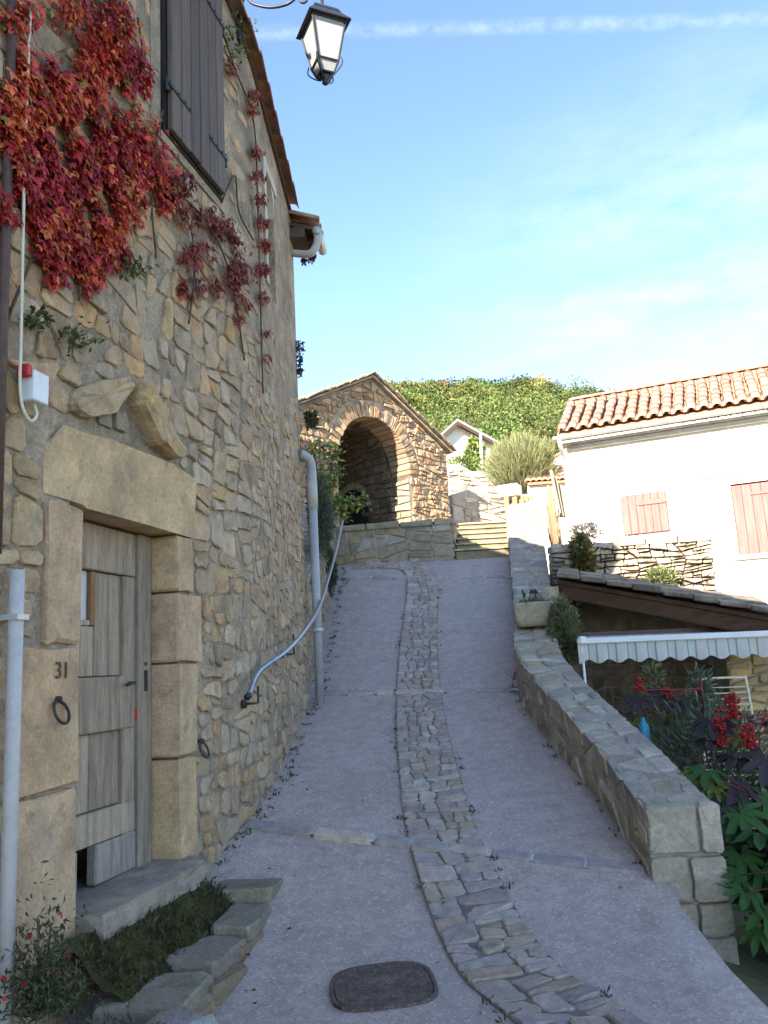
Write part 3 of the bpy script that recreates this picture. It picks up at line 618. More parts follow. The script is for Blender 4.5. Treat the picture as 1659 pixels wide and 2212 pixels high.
# sill, mossy earth and rough steps in front of the door
def build_doorstep():
    block('door_sill', [(3.86, .30), (5.06, .33), (5.06, .50), (3.86, .475)], .19, .40, (.29, .25, .20), 'stone', .96, .015, .05)
    st = empty('door_step', wl(4.4, .1, .5), 'low mossy door step of rough flagstones below the plank door', 'step')
    m = MB(); us = np.linspace(3.66, 5.02, 22); ns = np.linspace(.13, .44, 9)
    V = [wl(u, (.40 - .85 * (n - .13)) + .025 * math.sin(u * 9) * math.sin(n * 17) + .02 * random.random() - .10 * sstep(u, 4.75, 5.15) * 0 - .24 * sstep(3.95, u, u + .0001) * 0, n) for u in us for n in ns]
    m.add(V, [(i * 9 + j, (i + 1) * 9 + j, (i + 1) * 9 + j + 1, i * 9 + j + 1) for i in range(21) for j in range(8)]); m.build('moss_bed', 'moss', st, True)
    P = []; D = []; C = []
    for _ in range(1500):
        u, n = random.uniform(3.7, 5.05), random.uniform(.14, .42); P.append(wl(u, .40 - .85 * (n - .13), n)); D.append((random.gauss(0, .5), random.gauss(0, .5), 1)); C.append(random.choice([(.075, .075, .02), (.09, .08, .03), (.06, .05, .025), (.12, .095, .045)]))
    leaf_mesh('moss_tufts', P, D, rnd_dirs(len(P)), RNG.uniform(.02, .055, len(P)), C, 'leaf', st, .35)
    def slab(name, pts, z, th, col):
        def mp(a, b, n): return np.array([a, b, z + n])
        gg = stone_geo(pts, mp, th * .3, th * .7, .92, .03, .12, .06); MB().add(*gg, vary(col, .08)).build(name, 'step_stone', st, False)
    # flagstones: plan outlines on the ground
    def q(u, n): p = wl(u, 0, n); return (p[0], p[1])
    slab('flagstone', [q(3.58, .30), q(4.05, .34), q(4.12, .66), q(3.60, .72)], .12, .15, (.32, .30, .26))
    slab('flagstone', [q(4.12, .36), q(4.56, .40), q(4.58, .64), q(4.14, .66)], .15, .13, (.29, .275, .24))
    slab('flagstone', [q(4.58, .40), q(5.0, .36), q(5.06, .60), q(4.62, .65)], .185, .13, (.25, .24, .215))
    slab('flagstone', [q(5.0, .17), q(5.28, .17), q(5.36, .56), q(5.08, .58)], .27, .10, (.29, .27, .22))
    for (a, b_, c_, h) in ((3.60, 4.0, .74, .02), (4.02, 4.42, .72, .04), (4.44, 4.8, .66, .07), (4.82, 5.1, .62, .10)):
        slab('riser_stone', [q(a, c_ - .22), q(b_, c_ - .22), q(b_, c_), q(a, c_)], h, .24, vary((.27, .245, .20)))
    loose = MB(); gg = stone_geo([q(3.30, .62), q(3.62, .66), q(3.62, .95), q(3.34, .92)], lambda a, b, n: np.array([a, b, .06 + n]), .12, .12, .75, .05, .15)
    tag(loose.add(*gg, (.38, .36, .33)).build('loose_stone', 'stone', None, True), 'pale loose stone lying below the mossy door step', 'stone')
build_doorstep()
# ---- shutter, hinges, number, rings
def build_shutter():
    for k, (u0, u1) in enumerate(((4.84, 5.285), (5.295, 5.74))):
        s = empty('shutter', wl(u0, 5.45, .05)); s.parent = house; s.location = Vector(wl(u0, 5.45, .05)) - house.location
        n = 3
        for i in range(n):
            a, b_ = u0 + (u1 - u0) * i / n, u0 + (u1 - u0) * (i + 1) / n; b = MB(); wbox(b, a + .003, b_ - .003, 5.46 + random.uniform(-.006, .006), 7.55, .035, .078 + random.uniform(0, .004), random.choice([(.115, .085, .068), (.135, .10, .078), (.10, .075, .062)]), .006)
            b.build('plank', 'wood_dark', s)
        for v in (5.78, 7.02):
            h = MB()
            if k == 0: wbox(h, 4.79, 5.12, v, v + .032, .080, .090, ch=.002); h.tube([wl(4.80, v - .04, .06), wl(4.80, v + .07, .06)], .018, 8)
            else: wbox(h, 5.44, 5.76, v, v + .032, .080, .090, ch=.002); h.tube([wl(5.77, v - .04, .06), wl(5.77, v + .07, .06)], .018, 8)
            h.build('hinge', 'iron', s)
            for uu in ((4.92, 5.02, 5.10) if k == 0 else (5.47, 5.56, 5.66)): MB().tube([wl(uu, v + .016, .09), wl(uu, v + .016, .098)], .009, 6).build('bolt', 'iron', s)
    b = MB(); wbox(b, 4.80, 5.76, 5.43, 7.60, -.02, .03, (.06, .05, .05)); b.build('window_recess', 'black_void', house)
    b = MB(); wbox(b, 4.66, 4.79, 5.42, 7.75, -.02, .012); b.build('window_surround', 'mortar', house); b = MB(); wbox(b, 5.77, 5.86, 5.42, 7.5, -.02, .012); b.build('window_surround', 'mortar', house)
    b = MB(); wbox(b, 4.70, 5.84, 5.36, 5.43, -.02, .02); b.build('window_sill', 'mortar', house)
build_shutter()
def ring(u, v, r):
    b = MB(); b.tube([wl(u + r * math.sin(t) , v - r + r * math.cos(t), .045 + .02 * (1 - math.cos(t))) for t in np.linspace(0, 2 * math.pi, 20)], .008, 6, cap=False); b.tube([wl(u, v + .01, 0), wl(u, v + .01, .06)], .014, 7); b.build('iron_ring', 'old_iron', house, True)
ring(3.69, 1.52, .055); ring(5.245, 1.17, .05)
def number():
    cu = bpy.data.curves.new('house_number', 'FONT'); cu.body = '31'; cu.size = .12; cu.extrude = .002; cu.align_x = 'CENTER'
    t = bpy.data.objects.new('house_number', cu); COL.objects.link(t); cu.materials.append(M['brown_metal'])
    h = WA; o = wl(3.725, 1.63, .041); mw = Matrix(((math.sin(h), 0, math.cos(h), o[0]), (math.cos(h), 0, -math.sin(h), o[1]), (0, 1, 0, o[2]), (0, 0, 0, 1)))
    me = bpy.data.meshes.new_from_object(t); bpy.data.objects.remove(t); t = bpy.data.objects.new('house_number', me); COL.objects.link(t)
    t.parent = house; t.matrix_local = Matrix.Translation(-house.location) @ mw
number()
# ---- roof: slab falling to the far end, verge tiles along the front, eave with gutter
def half_tile_mesh(name, L, r0, r1, th=.014, n=7):
    V = []; F = []
    for k, (z, r) in enumerate(((0, r0), (L, r1))):
        for rr in (r, r - th):
            for i in range(n + 1): t = math.pi * i / n; V.append((rr * math.cos(t), z, rr * math.sin(t) * .85))
    m = n + 1
    for i in range(n):
        F += [(i, i + 1, 2 * m + i + 1, 2 * m + i), (m + i, 3 * m + i, 3 * m + i + 1, m + i + 1), (i, m + i, m + i + 1, i + 1), (2 * m + i, 2 * m + i + 1, 3 * m + i + 1, 3 * m + i)]
    F += [(0, 2 * m, 3 * m, m), (n, m + n, 3 * m + n, 2 * m + n)]
    me = bpy.data.meshes.new(name); me.from_pydata(V, [], F); me.polygons.foreach_set('use_smooth', [True] * len(F)); me.materials.append(M['terracotta']); return me
TILE = half_tile_mesh('roof_tile', .42, .085, .105)
def place(name, me, parent, o, yax, zax):
    y = Vector([float(t) for t in yax]).normalized(); z = Vector([float(t) for t in zax]); x = y.cross(z).normalized(); z = x.cross(y)
    ob = bpy.data.objects.new(name, me); COL.objects.link(ob); ob.parent = parent; off = Vector((0, 0, 0)); p = parent
    while p is not None: off += p.location; p = p.parent
    ob.matrix_local = Matrix.Translation(Vector([float(t) for t in o]) - off) @ Matrix(((x[0], y[0], z[0], 0), (x[1], y[1], z[1], 0), (x[2], y[2], z[2], 0), (0, 0, 0, 1))); return ob
def build_house_roof():
    b = MB(); us = [-14, -6, 0, 4, 5, 6.32, 7.34, 8.54, 8.86]; V = []
    pts = [(wl(u, verge(u) + .01, .03), wl(u, verge(u) + .01, -9)) for u in us]
    e = wl(U_END, 0, .0); d = np.array([math.sin(WB), math.cos(WB), 0]); o_ = np.array([math.cos(WB), -math.sin(WB), 0]); zt = verge(U_END)
    pts.append((wl(U_END, zt - .08, -.35) + d * .45, wl(U_END, zt - .08, -9) + d * .45))
    for p, q in pts: V += [p, q, p + [0, 0, .05], q + [0, 0, .05]]
    F = []
    for i in range(len(pts) - 1): a, c = 4 * i, 4 * i + 4; F += [(a + 2, c + 2, c + 3, a + 3), (a, a + 1, c + 1, c), (a, c, c + 2, a + 2)]
    a = 4 * (len(pts) - 1); F.append((a, a + 1, a + 3, a + 2)); b.add(V, F); roof = b.build('roof', 'wood_beam', house)
    u = 4.2
    while u < U_END - .3:
        o = wl(u, verge(u) + .055, .035); o2 = wl(u + .40, verge(u + .40) + .075, .035); place('verge_tile', TILE, roof, o2, np.array(o) - np.array(o2), (.12, 0, 1)); u += .34
    # short eave jutting out at the far corner: boarded soffit, tiles, gutter end and outlet pipe
    c0 = e + d * -.22; b = MB(); b.box(c0 + [0, 0, zt - .06] - o_ * .3, o_ * .58 + [0, 0, -.16], d * .42, [0, 0, .045]); b.build('eave_board', 'wood_beam', house)
    b = MB(); b.box(c0 + [0, 0, zt - .30] - o_ * .02, o_ * .20, d * .36, [0, 0, .13]); b.build('eave_soffit', 'brown_metal', house)
    for k in range(3): place('eave_tile', TILE, roof, c0 + d * (.05 + .17 * k) + o_ * .34 + [0, 0, zt - .10], -o_ + [0, 0, .28], (0, 0, 1))
    b = MB(); b.tube([c0 + o_ * .33 + d * -.02 + [0, 0, zt - .24], c0 + o_ * .33 + d * .5 + [0, 0, zt - .24]], .055, 10); b.build('gutter', 'zinc', house, True)
    b = MB(); b.tube(smooth_curve([c0 + o_ * .33 + d * .04 + [0, 0, zt - .26], c0 + o_ * .31 + d * .04 + [0, 0, zt - .40], c0 + o_ * .22 + d * .05 + [0, 0, zt - .50], c0 - o_ * .02 + d * .1 + [0, 0, zt - .44]], 5), .045, 10); b.build('gutter_outlet', 'pvc_pale', house, True)
build_house_roof()
def build_downpipe():
    t = empty('drainpipe', (-.8, 9.45, 1.3), 'grey plastic drainpipe with bend and pale sleeve on the far house corner', 'drainpipe')
    x, y = -.81, 9.30; b = MB(); top = smooth_curve([(-.93, 9.2, 4.05), (-.88, 9.24, 4.03), (-.825, 9.28, 3.98), (x, y, 3.88), (x, y, 3.72)], 5); b.tube(top, .055, 14); b.build('bend', 'pvc', t, True)
    b = MB(); b.tube([(x, y, 3.74), (x, y, 3.42)], .060, 14); b.build('sleeve', 'pvc_pale', t, True)
    b = MB(); b.tube([(x, y, 3.45), (x, y, 1.20)], .050, 14); b.build('pipe', 'pvc', t, True)
    b = MB(); b.tube([(x, y, 2.02), (x, y, 2.06)], .066, 14); b.tube([(x, y, 2.04), (x - .12, y, 2.04)], .012, 6); b.build('clip', 'zinc', t, True)
build_downpipe()
def build_handrail():
    t = empty('handrail', wl(6, .9, .1), 'long curved galvanised handrail on brackets along the stone house wall', 'handrail')
    pp = [wl(5.86, 1.44, .12), at(560, 1450, 6.62), at(620, 1405, 7.05), at(660, 1360, 7.75), at(690, 1310, 9.0), at(712, 1240, 10.6), at(727, 1185, 12.0), at(741, 1120, 13.6)]
    b = MB(); b.tube(smooth_curve(pp, 8), .021, 10); b.build('rail', 'galv', t, True)
    b = MB(); b.tube([wl(5.835, 1.432, .12), wl(5.885, 1.448, .12)], .025, 10); b.build('end_cap', 'iron', t, True)
    for u, v, zz in ((6.05, 1.52, 1.40), (7.30, 1.95, 1.78)):
        b = MB(); b.tube([wl(u, v - .01, .12), wl(u, zz - .02, .12), wl(u - .03, zz - .02, .10), wl(u - .03, zz - .02, 0)], .009, 7); b.tube([wl(u - .03, zz - .02, .0), wl(u - .03, zz - .02, .03)], .032, 10); b.build('bracket', 'old_iron', t, True)
build_handrail()
def build_left_services():
    t = empty('conduit', wl(3.38, .8, .08), 'white plastic conduit pipe running down the wall left of the door', 'pipe')
    b = MB(); b.tube([wl(3.30, 2.13, .09), wl(3.30, 1.2, .09), wl(3.30, .05, .09)], .034, 12); b.build('pipe', 'pvc_white', t, True)
    b = MB(); wbox(b, 3.26, 3.34, 1.9, 1.925, .0, .13); b.build('clip', 'zinc', t)
    t = MB(); t.tube([wl(3.205, 2.2, .05), wl(3.20, 3.4, .05), wl(3.19, 5.2, .05)], .024, 10); tag(t.build('brown_pipe', 'brown_metal', None, True), 'thin brown metal pipe beside the white box on the wall', 'pipe')
    t = empty('junction_box', wl(3.36, 3.0, .05), 'white junction box with red corner on the wall above the lintel', 'box')
    b = MB(); wbox(b, 3.335, 3.45, 2.965, 3.12, .05, .13, ch=.006); b.build('box_cover', 'white_plastic', t); b = MB(); wbox(b, 3.30, 3.334, 3.08, 3.14, .05, .12, ch=.004); b.build('red_corner', 'red_plastic', t)
    b = MB(); b.tube(smooth_curve([wl(3.28, 5.2, .09), wl(3.27, 4.2, .09), wl(3.28, 3.3, .09), wl(3.275, 2.97, .10), wl(3.33, 2.86, .11), wl(3.385, 2.90, .11), wl(3.39, 2.965, .09)], 6), .008, 6); tag(b.build('cable', 'cream_metal', None, True), 'thin pale cable looping down into the white junction box', 'cable')
build_left_services()

# ------------------------------------------------------------------ creeper on the house
def build_creeper():
    cr = empty('creeper', wl(4, 3.2, .05), 'crimson virginia creeper spread over the upper house wall', 'creeper')
    red = [(.36, .03, .035), (.46, .045, .04), (.28, .02, .03), (.52, .085, .035), (.42, .035, .055), (.55, .14, .05), (.22, .02, .025)]
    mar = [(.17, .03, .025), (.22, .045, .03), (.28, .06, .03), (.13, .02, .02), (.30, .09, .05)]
    blobs = [(60, 250, 95, 1), (150, 250, 85, 1), (230, 320, 80, 1), (300, 350, 58, 1), (330, 425, 42, 1), (90, 390, 95, 1), (165, 420, 75, 1), (235, 440, 62, 1), (120, 490, 60, 1), (205, 510, 45, .8), (55, 130, 45, .7), (120, 170, 45, .7), (205, 115, 58, .8), (270, 140, 45, .9), (285, 185, 30, .8), (245, 55, 40, .7), (130, 30, 40, .5), (30, 40, 40, .5), (40, 330, 60, 1), (15, 450, 40, .9), (150, 560, 34, .7), (185, 600, 26, .7), (240, 555, 30, .6), (95, 545, 40, .7), (160, 640, 18, .5), (290, 270, 40, .7), (200, 0, 60, .5), (110, 600, 20, .4)]
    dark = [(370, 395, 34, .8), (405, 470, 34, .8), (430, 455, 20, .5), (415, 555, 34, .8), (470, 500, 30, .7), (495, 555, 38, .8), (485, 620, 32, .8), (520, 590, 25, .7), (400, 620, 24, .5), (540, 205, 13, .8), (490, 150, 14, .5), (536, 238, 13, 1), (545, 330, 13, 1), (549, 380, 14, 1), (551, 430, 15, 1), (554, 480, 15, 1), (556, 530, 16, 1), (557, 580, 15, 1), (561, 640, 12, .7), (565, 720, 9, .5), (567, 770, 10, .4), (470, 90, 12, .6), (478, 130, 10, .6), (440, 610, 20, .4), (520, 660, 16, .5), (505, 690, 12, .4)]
    def wuv(x, y):
        d = ray(x, y); r = d[0] / d[1]; f = WX[:, 0] - r * WX[:, 1]; k = [i for i in np.where((f[:-1] <= 0) & (f[1:] > 0))[0] if WX[i, 1] > 0]
        if not k: return None
        return WU[k[0]], 1.6 + d[2] / d[1] * WX[k[0], 1]
    P, D, Nn, S, C = [], [], [], [], []
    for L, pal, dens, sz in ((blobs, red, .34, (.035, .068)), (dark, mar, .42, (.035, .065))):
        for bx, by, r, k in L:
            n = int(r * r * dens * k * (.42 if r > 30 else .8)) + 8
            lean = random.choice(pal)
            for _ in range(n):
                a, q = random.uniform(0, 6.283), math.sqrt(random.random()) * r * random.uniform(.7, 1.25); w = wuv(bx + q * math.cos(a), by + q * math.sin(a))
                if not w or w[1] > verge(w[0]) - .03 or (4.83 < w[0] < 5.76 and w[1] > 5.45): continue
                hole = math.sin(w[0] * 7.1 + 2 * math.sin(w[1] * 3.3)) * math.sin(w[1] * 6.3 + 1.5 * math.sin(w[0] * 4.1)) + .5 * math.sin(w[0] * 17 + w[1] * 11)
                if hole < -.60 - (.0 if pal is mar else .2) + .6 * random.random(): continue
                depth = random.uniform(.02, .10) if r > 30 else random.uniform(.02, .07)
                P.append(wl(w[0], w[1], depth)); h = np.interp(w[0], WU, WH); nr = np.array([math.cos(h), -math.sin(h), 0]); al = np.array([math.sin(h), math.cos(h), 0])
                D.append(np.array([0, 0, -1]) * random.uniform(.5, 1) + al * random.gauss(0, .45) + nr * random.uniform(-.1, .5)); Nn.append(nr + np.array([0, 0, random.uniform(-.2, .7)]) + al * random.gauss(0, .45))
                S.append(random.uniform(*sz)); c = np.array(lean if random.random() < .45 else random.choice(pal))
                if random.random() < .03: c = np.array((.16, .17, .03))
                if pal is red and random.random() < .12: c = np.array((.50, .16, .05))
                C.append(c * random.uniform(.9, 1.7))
    # sprigs hanging past the far corner and at the eave
    for bx, by, r in ((647, 745, 7), (648, 775, 8), (646, 800, 6), (674, 505, 6), (668, 530, 8), (673, 555, 5), (655, 560, 4)):
        for _ in range(16):
            p = at(bx + random.gauss(0, r * .6), by + random.gauss(0, r), 9.25); P.append(p); D.append((random.gauss(0, .5), random.gauss(0, .5), -1)); Nn.append((random.gauss(0, .6), -1, random.gauss(0, .4))); S.append(random.uniform(.04, .07)); C.append(np.array((.12, .06, .05)) if by < 600 else np.array((.06, .055, .05)))
    # each leaf is lobed: a long middle leaflet and two shorter ones spread to the sides
    P, D, Nn, S, C = (np.array(t, float) for t in (P, D, Nn, S, C)); D /= np.linalg.norm(D, axis=1, keepdims=True); side = np.cross(D, Nn); side /= np.linalg.norm(side, axis=1, keepdims=True) + 1e-9
    leaf_mesh('leaves', np.concatenate([P, P, P]), np.concatenate([D, D * .55 + side * .8, D * .55 - side * .8]), np.concatenate([Nn, Nn + side * .5, Nn - side * .5]), np.concatenate([S, S * .78, S * .74]), np.concatenate([C, C * .92, C * 1.06]), 'leaf', cr, .52, .10)
    st = MB()
    for pts in ([(0, 700), (60, 560), (120, 420), (200, 280), (250, 120), (262, 0)], [(330, 560), (318, 440), (322, 340), (345, 240)], [(560, 850), (556, 700), (553, 560), (549, 420), (540, 260), (500, 150), (470, 60)], [(520, 780), (500, 640), (470, 540), (420, 460), (350, 400), (250, 320)], [(160, 650), (170, 560), (140, 450), (60, 350), (0, 200)], [(400, 700), (412, 600), (405, 500), (360, 420)], [(470, 440), (500, 380), (510, 460), (540, 520)], [(285, 200), (300, 120), (290, 40)]):
        q = [wuv(*p) for p in pts]; st.tube(smooth_curve([wl(w[0], w[1], .035) for w in q if w], 5), .008, 5)
    st.build('stems', 'bark', cr, True)
    # small green weeds on the wall
    P, C = [], []
    for bx, by, r in ((150, 735, 26), (490, 60, 22), (500, 110, 16), (270, 580, 14), (60, 690, 12)):
        for _ in range(70):
            w = wuv(bx + random.gauss(0, r), by + random.gauss(0, r * .7))
            if w and not (4.83 < w[0] < 5.76 and w[1] > 5.4): P.append(wl(w[0], w[1], random.uniform(.02, .08))); C.append(random.choice([(.10, .13, .03), (.14, .16, .04), (.07, .09, .025)]))
    o = leaf_mesh('wall_weeds', P, rnd_dirs(len(P)) + [0.5, 0, -.3], rnd_dirs(len(P)), RNG.uniform(.03, .06, len(P)), C, 'leaf', None, .5)
    o.pop('kind', None); tag(o, 'small green weeds sprouting from the upper wall of the stone house', 'weeds', kind='stuff')
build_creeper()

# ------------------------------------------------------------------ street lantern on a scrolled bracket
def build_lantern():
    c = at(700, 100, 6.45); zt = at(697, 28, 6.45)[2]; zb = at(700, 192, 6.45)[2]
    t = empty('street_lantern', (c[0], c[1], zb), 'black four-sided street lantern with frosted panes on a scrolled bracket', 'lantern'); rz = R(24); ca, sa = math.cos(rz), math.sin(rz)
    def lp(x, y, z): return np.array([c[0] + ca * x - sa * y, c[1] + sa * x + ca * y, zt + z])
    def frustum(mb, r0, z0, r1, z1):
        V = [lp(sx * r, sy * r, z) for r, z in ((r0, z0), (r1, z1)) for sx, sy in ((-1, -1), (1, -1), (1, 1), (-1, 1))]; mb.add(V, [(0, 1, 5, 4), (1, 2, 6, 5), (2, 3, 7, 6), (3, 0, 4, 7), (3, 2, 1, 0), (4, 5, 6, 7)])
    RT_, RB, RC = .152, .092, .058; z1, z2, z3 = -.17, -.53, -.63
    b = MB(); frustum(b, .195, z1 + .005, .185, z1 + .03); frustum(b, .180, z1 + .03, .12, z1 + .12); frustum(b, .125, z1 + .12, .105, z1 + .16); frustum(b, .07, z1 + .16, .05, z1 + .20); b.build('cap', 'iron', t)
    b = MB(); b.tube([lp(0, 0, z1 + .2), lp(0, 0, z1 + .30)], .014, 8); b.tube([lp(0, 0, z1 + .19), lp(0, 0, z1 + .22), lp(0, 0, z1 + .24)], [.05, .04, .015], 10); b.build('hanger', 'iron', t, True)
    fr = MB()
    for sx, sy in ((-1, -1), (1, -1), (1, 1), (-1, 1)):
        fr.tube([lp(sx * RT_, sy * RT_, z1), lp(sx * RB, sy * RB, z2), lp(sx * RC, sy * RC, z3)], .011, 6)
        fr.tube(smooth_curve([lp(sx * (RB + .02), sy * (RB + .02), z2 + .03), lp(sx * (RB + .025), sy * (RB + .025), z2 - .04), lp(sx * RB * .75, sy * RB * .75, z3 - .01), lp(sx * .03, sy * .03, z3 - .04)], 5), .006, 5)
    for r, z in ((RT_, z1), (RB, z2), (RC, z3)):
        q = [lp(sx * r, sy * r, z) for sx, sy in ((-1, -1), (1, -1), (1, 1), (-1, 1), (-1, -1))]
        for i in range(4): fr.tube([q[i], q[i + 1]], .010, 6)
    fr.build('frame', 'iron', t)
    k = [(-1, -1), (1, -1), (1, 1), (-1, 1)]
    for i in range(4):
        a, b_ = k[i], k[(i + 1) % 4]
        for r0, za, r1, zb_ in ((RT_ - .006, z1 - .004, RB - .004, z2 + .004), (RB - .004, z2 - .006, RC - .002, z3 + .006)):
            nrm = np.array([a[0] + b_[0], a[1] + b_[1]]) / 2.; V = [(a[0] * r0, a[1] * r0, za), (b_[0] * r0, b_[1] * r0, za), (b_[0] * r1, b_[1] * r1, zb_), (a[0] * r1, a[1] * r1, zb_)]
            p = [lp(*q) for q in V] + [lp(q[0] - nrm[0] * .004, q[1] - nrm[1] * .004, q[2]) for q in V]
            MB().add(p, [(0, 1, 2, 3), (7, 6, 5, 4), (0, 4, 5, 1), (1, 5, 6, 2), (2, 6, 7, 3), (3, 7, 4, 0)]).build('pane', 'frosted', t)
    b = MB(); b.tube([lp(0, 0, z3 + .01), lp(0, 0, z3 - .03), lp(0, 0, z3 - .055), lp(0, 0, z3 - .075), lp(0, 0, z3 - .10)], [.05, .045, .025, .034, .006], 10); b.build('finial', 'iron', t, True)
    # bracket from the wall
    w = wl(6.30, 0, 0); zz = zt + .15; top = lp(0, 0, z1 + .30); b = MB()
    b.tube(smooth_curve([(w[0], w[1], zz + .55), (w[0] + .3, w[1] - .03, zz + .52), (top[0] - .1, top[1], zz + .35), (top[0], top[1], zz + .15), top], 8), .016, 8); b.build('arm', 'iron', t, True)
    b = MB(); lo = at(585, 16, 6.6); b.tube(smooth_curve([(w[0], w[1], zz + .10), at(528, -5, 6.65), at(548, 9, 6.62), at(585, 16, 6.58), at(622, 8, 6.52), at(645, -12, 6.5), (top[0] - .12, top[1], top[2] + .22)], 8), .014, 8)
    b.tube(smooth_curve([at(646, -8, 6.5), at(648, 2, 6.5), at(655, 6, 6.5), at(662, 2, 6.5), at(661, -6, 6.5)], 6), .012, 8); b.build('scroll', 'iron', t, True)
    b = MB(); hh = WH[int(np.argmin(abs(WU - 6.3)))]; b.box(wl(6.22, zz - .18, 0), wl(6.30, 0, 0) - wl(6.22, 0, 0), wl(6.22, 0, .03) - wl(6.22, 0, 0), [0, 0, 1.1]); b.build('wall_plate', 'iron', t)
build_lantern()

# ------------------------------------------------------------------ right parapet
def build_parapet():
    pw = empty('parapet_wall', (*par_in(0), .2), 'low curving stone parapet along the right edge of the ramp', 'wall')
    S1 = PARL[-1]; ss = np.linspace(0, S1, 90); V = []; eps = .012
    for s in ss:
        p = par_in(s); t, m = par_frame(s); w = par_w(p[1]); zt = par_top(p[1]) - .03; lo = g(p[1]) - .5; a = p + m * eps; b_ = p + m * (w - eps)
        V += [(a[0], a[1], lo), (a[0], a[1], zt), (b_[0], b_[1], zt), (b_[0], b_[1], -.8)]
    F = [(4 * i + j, 4 * i + j + 1, 4 * i + 5 + j, 4 * i + 4 + j) for i in range(len(ss) - 1) for j in range(3)] + [(0, 3, 2, 1), (4 * len(ss) - 4, 4 * len(ss) - 3, 4 * len(ss) - 2, 4 * len(ss) - 1)]
    MB().add(V, F).build('core', 'grey_mortar', pw, False)
    def inner(s, v, n):
        p = par_in(s); t, m = par_frame(s); q = p - m * (n - .012); return np.array([q[0], q[1], g(p[1]) + v * (par_top(p[1]) - g(p[1]))])
    def top(s, v, n):
        p = par_in(s); t, m = par_frame(s); q = p + m * (v * par_w(p[1]) / .46); return np.array([q[0], q[1], par_top(p[1]) - .03 + n])
    def outer(s, v, n):
        p = par_in(s); t, m = par_frame(s); q = p + m * (par_w(p[1]) + n - .012); return np.array([q[0], q[1], v])
    pal = [(.34, .325, .28), (.38, .36, .31), (.31, .295, .255), (.42, .40, .35), (.36, .32, .25), (.29, .285, .26)]
    S_in = 11.0
    lay(pw, masonry([(.0, -.04), (S_in, -.04), (S_in, .97), (.0, .97)], [random.uniform(.2, .34) for _ in range(60)] + [random.uniform(.1, .14) for _ in range(60)], .09, .02, ratio=.9, cell=(.62, .5)), inner, pal, 'stone_fresh', (.002, .016), 'wall_stone', .05, 110, inset=.9, rough=.16, wob=.06)
    lay(pw, masonry([(.0, .0), (S1, .0), (S1, .46), (.0, .46)], [random.uniform(.16, .26) for _ in range(80)] + [random.uniform(.07, .12) for _ in range(80)], .045, .026, 1.0, 1.0), top, pal, 'stone_fresh', (.004, .022), 'cap_stone', .05, 190, inset=.9, rough=.14, wob=.08, rnd=.022)
    # near end face: dressed stones in two columns, running down below the ramp's edge
    p0 = par_in(0); t, m = par_frame(0); e = np.array([m[0], m[1], 0]); f = np.array([-t[0], -t[1], 0])
    def end(u, v, n): q = np.array([p0[0], p0[1], 0]) + e * u + f * (n - .003); return np.array([q[0], q[1], v])
    for u0, u1, v0, v1, c in ((.0, .315, .37, .655, (.40, .375, .31)), (.33, .465, .36, .66, (.43, .405, .35)), (.0, .23, .10, .355, (.35, .335, .28)), (.245, .47, .09, .345, (.38, .36, .30)), (-.01, .25, -.08, .085, (.39, .34, .25)), (.265, .475, -.10, .075, (.36, .34, .28)), (-.01, .20, -.38, -.095, (.34, .31, .25)), (.215, .48, -.40, -.115, (.34, .33, .29)), (0, .48, -.75, -.415, (.31, .30, .26))):
        gg = stone_geo(rect(u0, u1, v0, v1), end, .04, .06, .92, .02, .10, .05); MB().add(*gg, vary(c, .05)).build('quoin_stone', 'stone_fresh', pw, False)
    lay(pw, masonry([(.1, -.6), (4.0, -.6), (4.0, .9), (.1, .5)], [random.uniform(.15, .25) for _ in range(70)], .04, .016), outer, pal, 'stone', (.01, .03), 'back_stone', .05, 0, stuff_name='back_face_stones')
build_parapet()

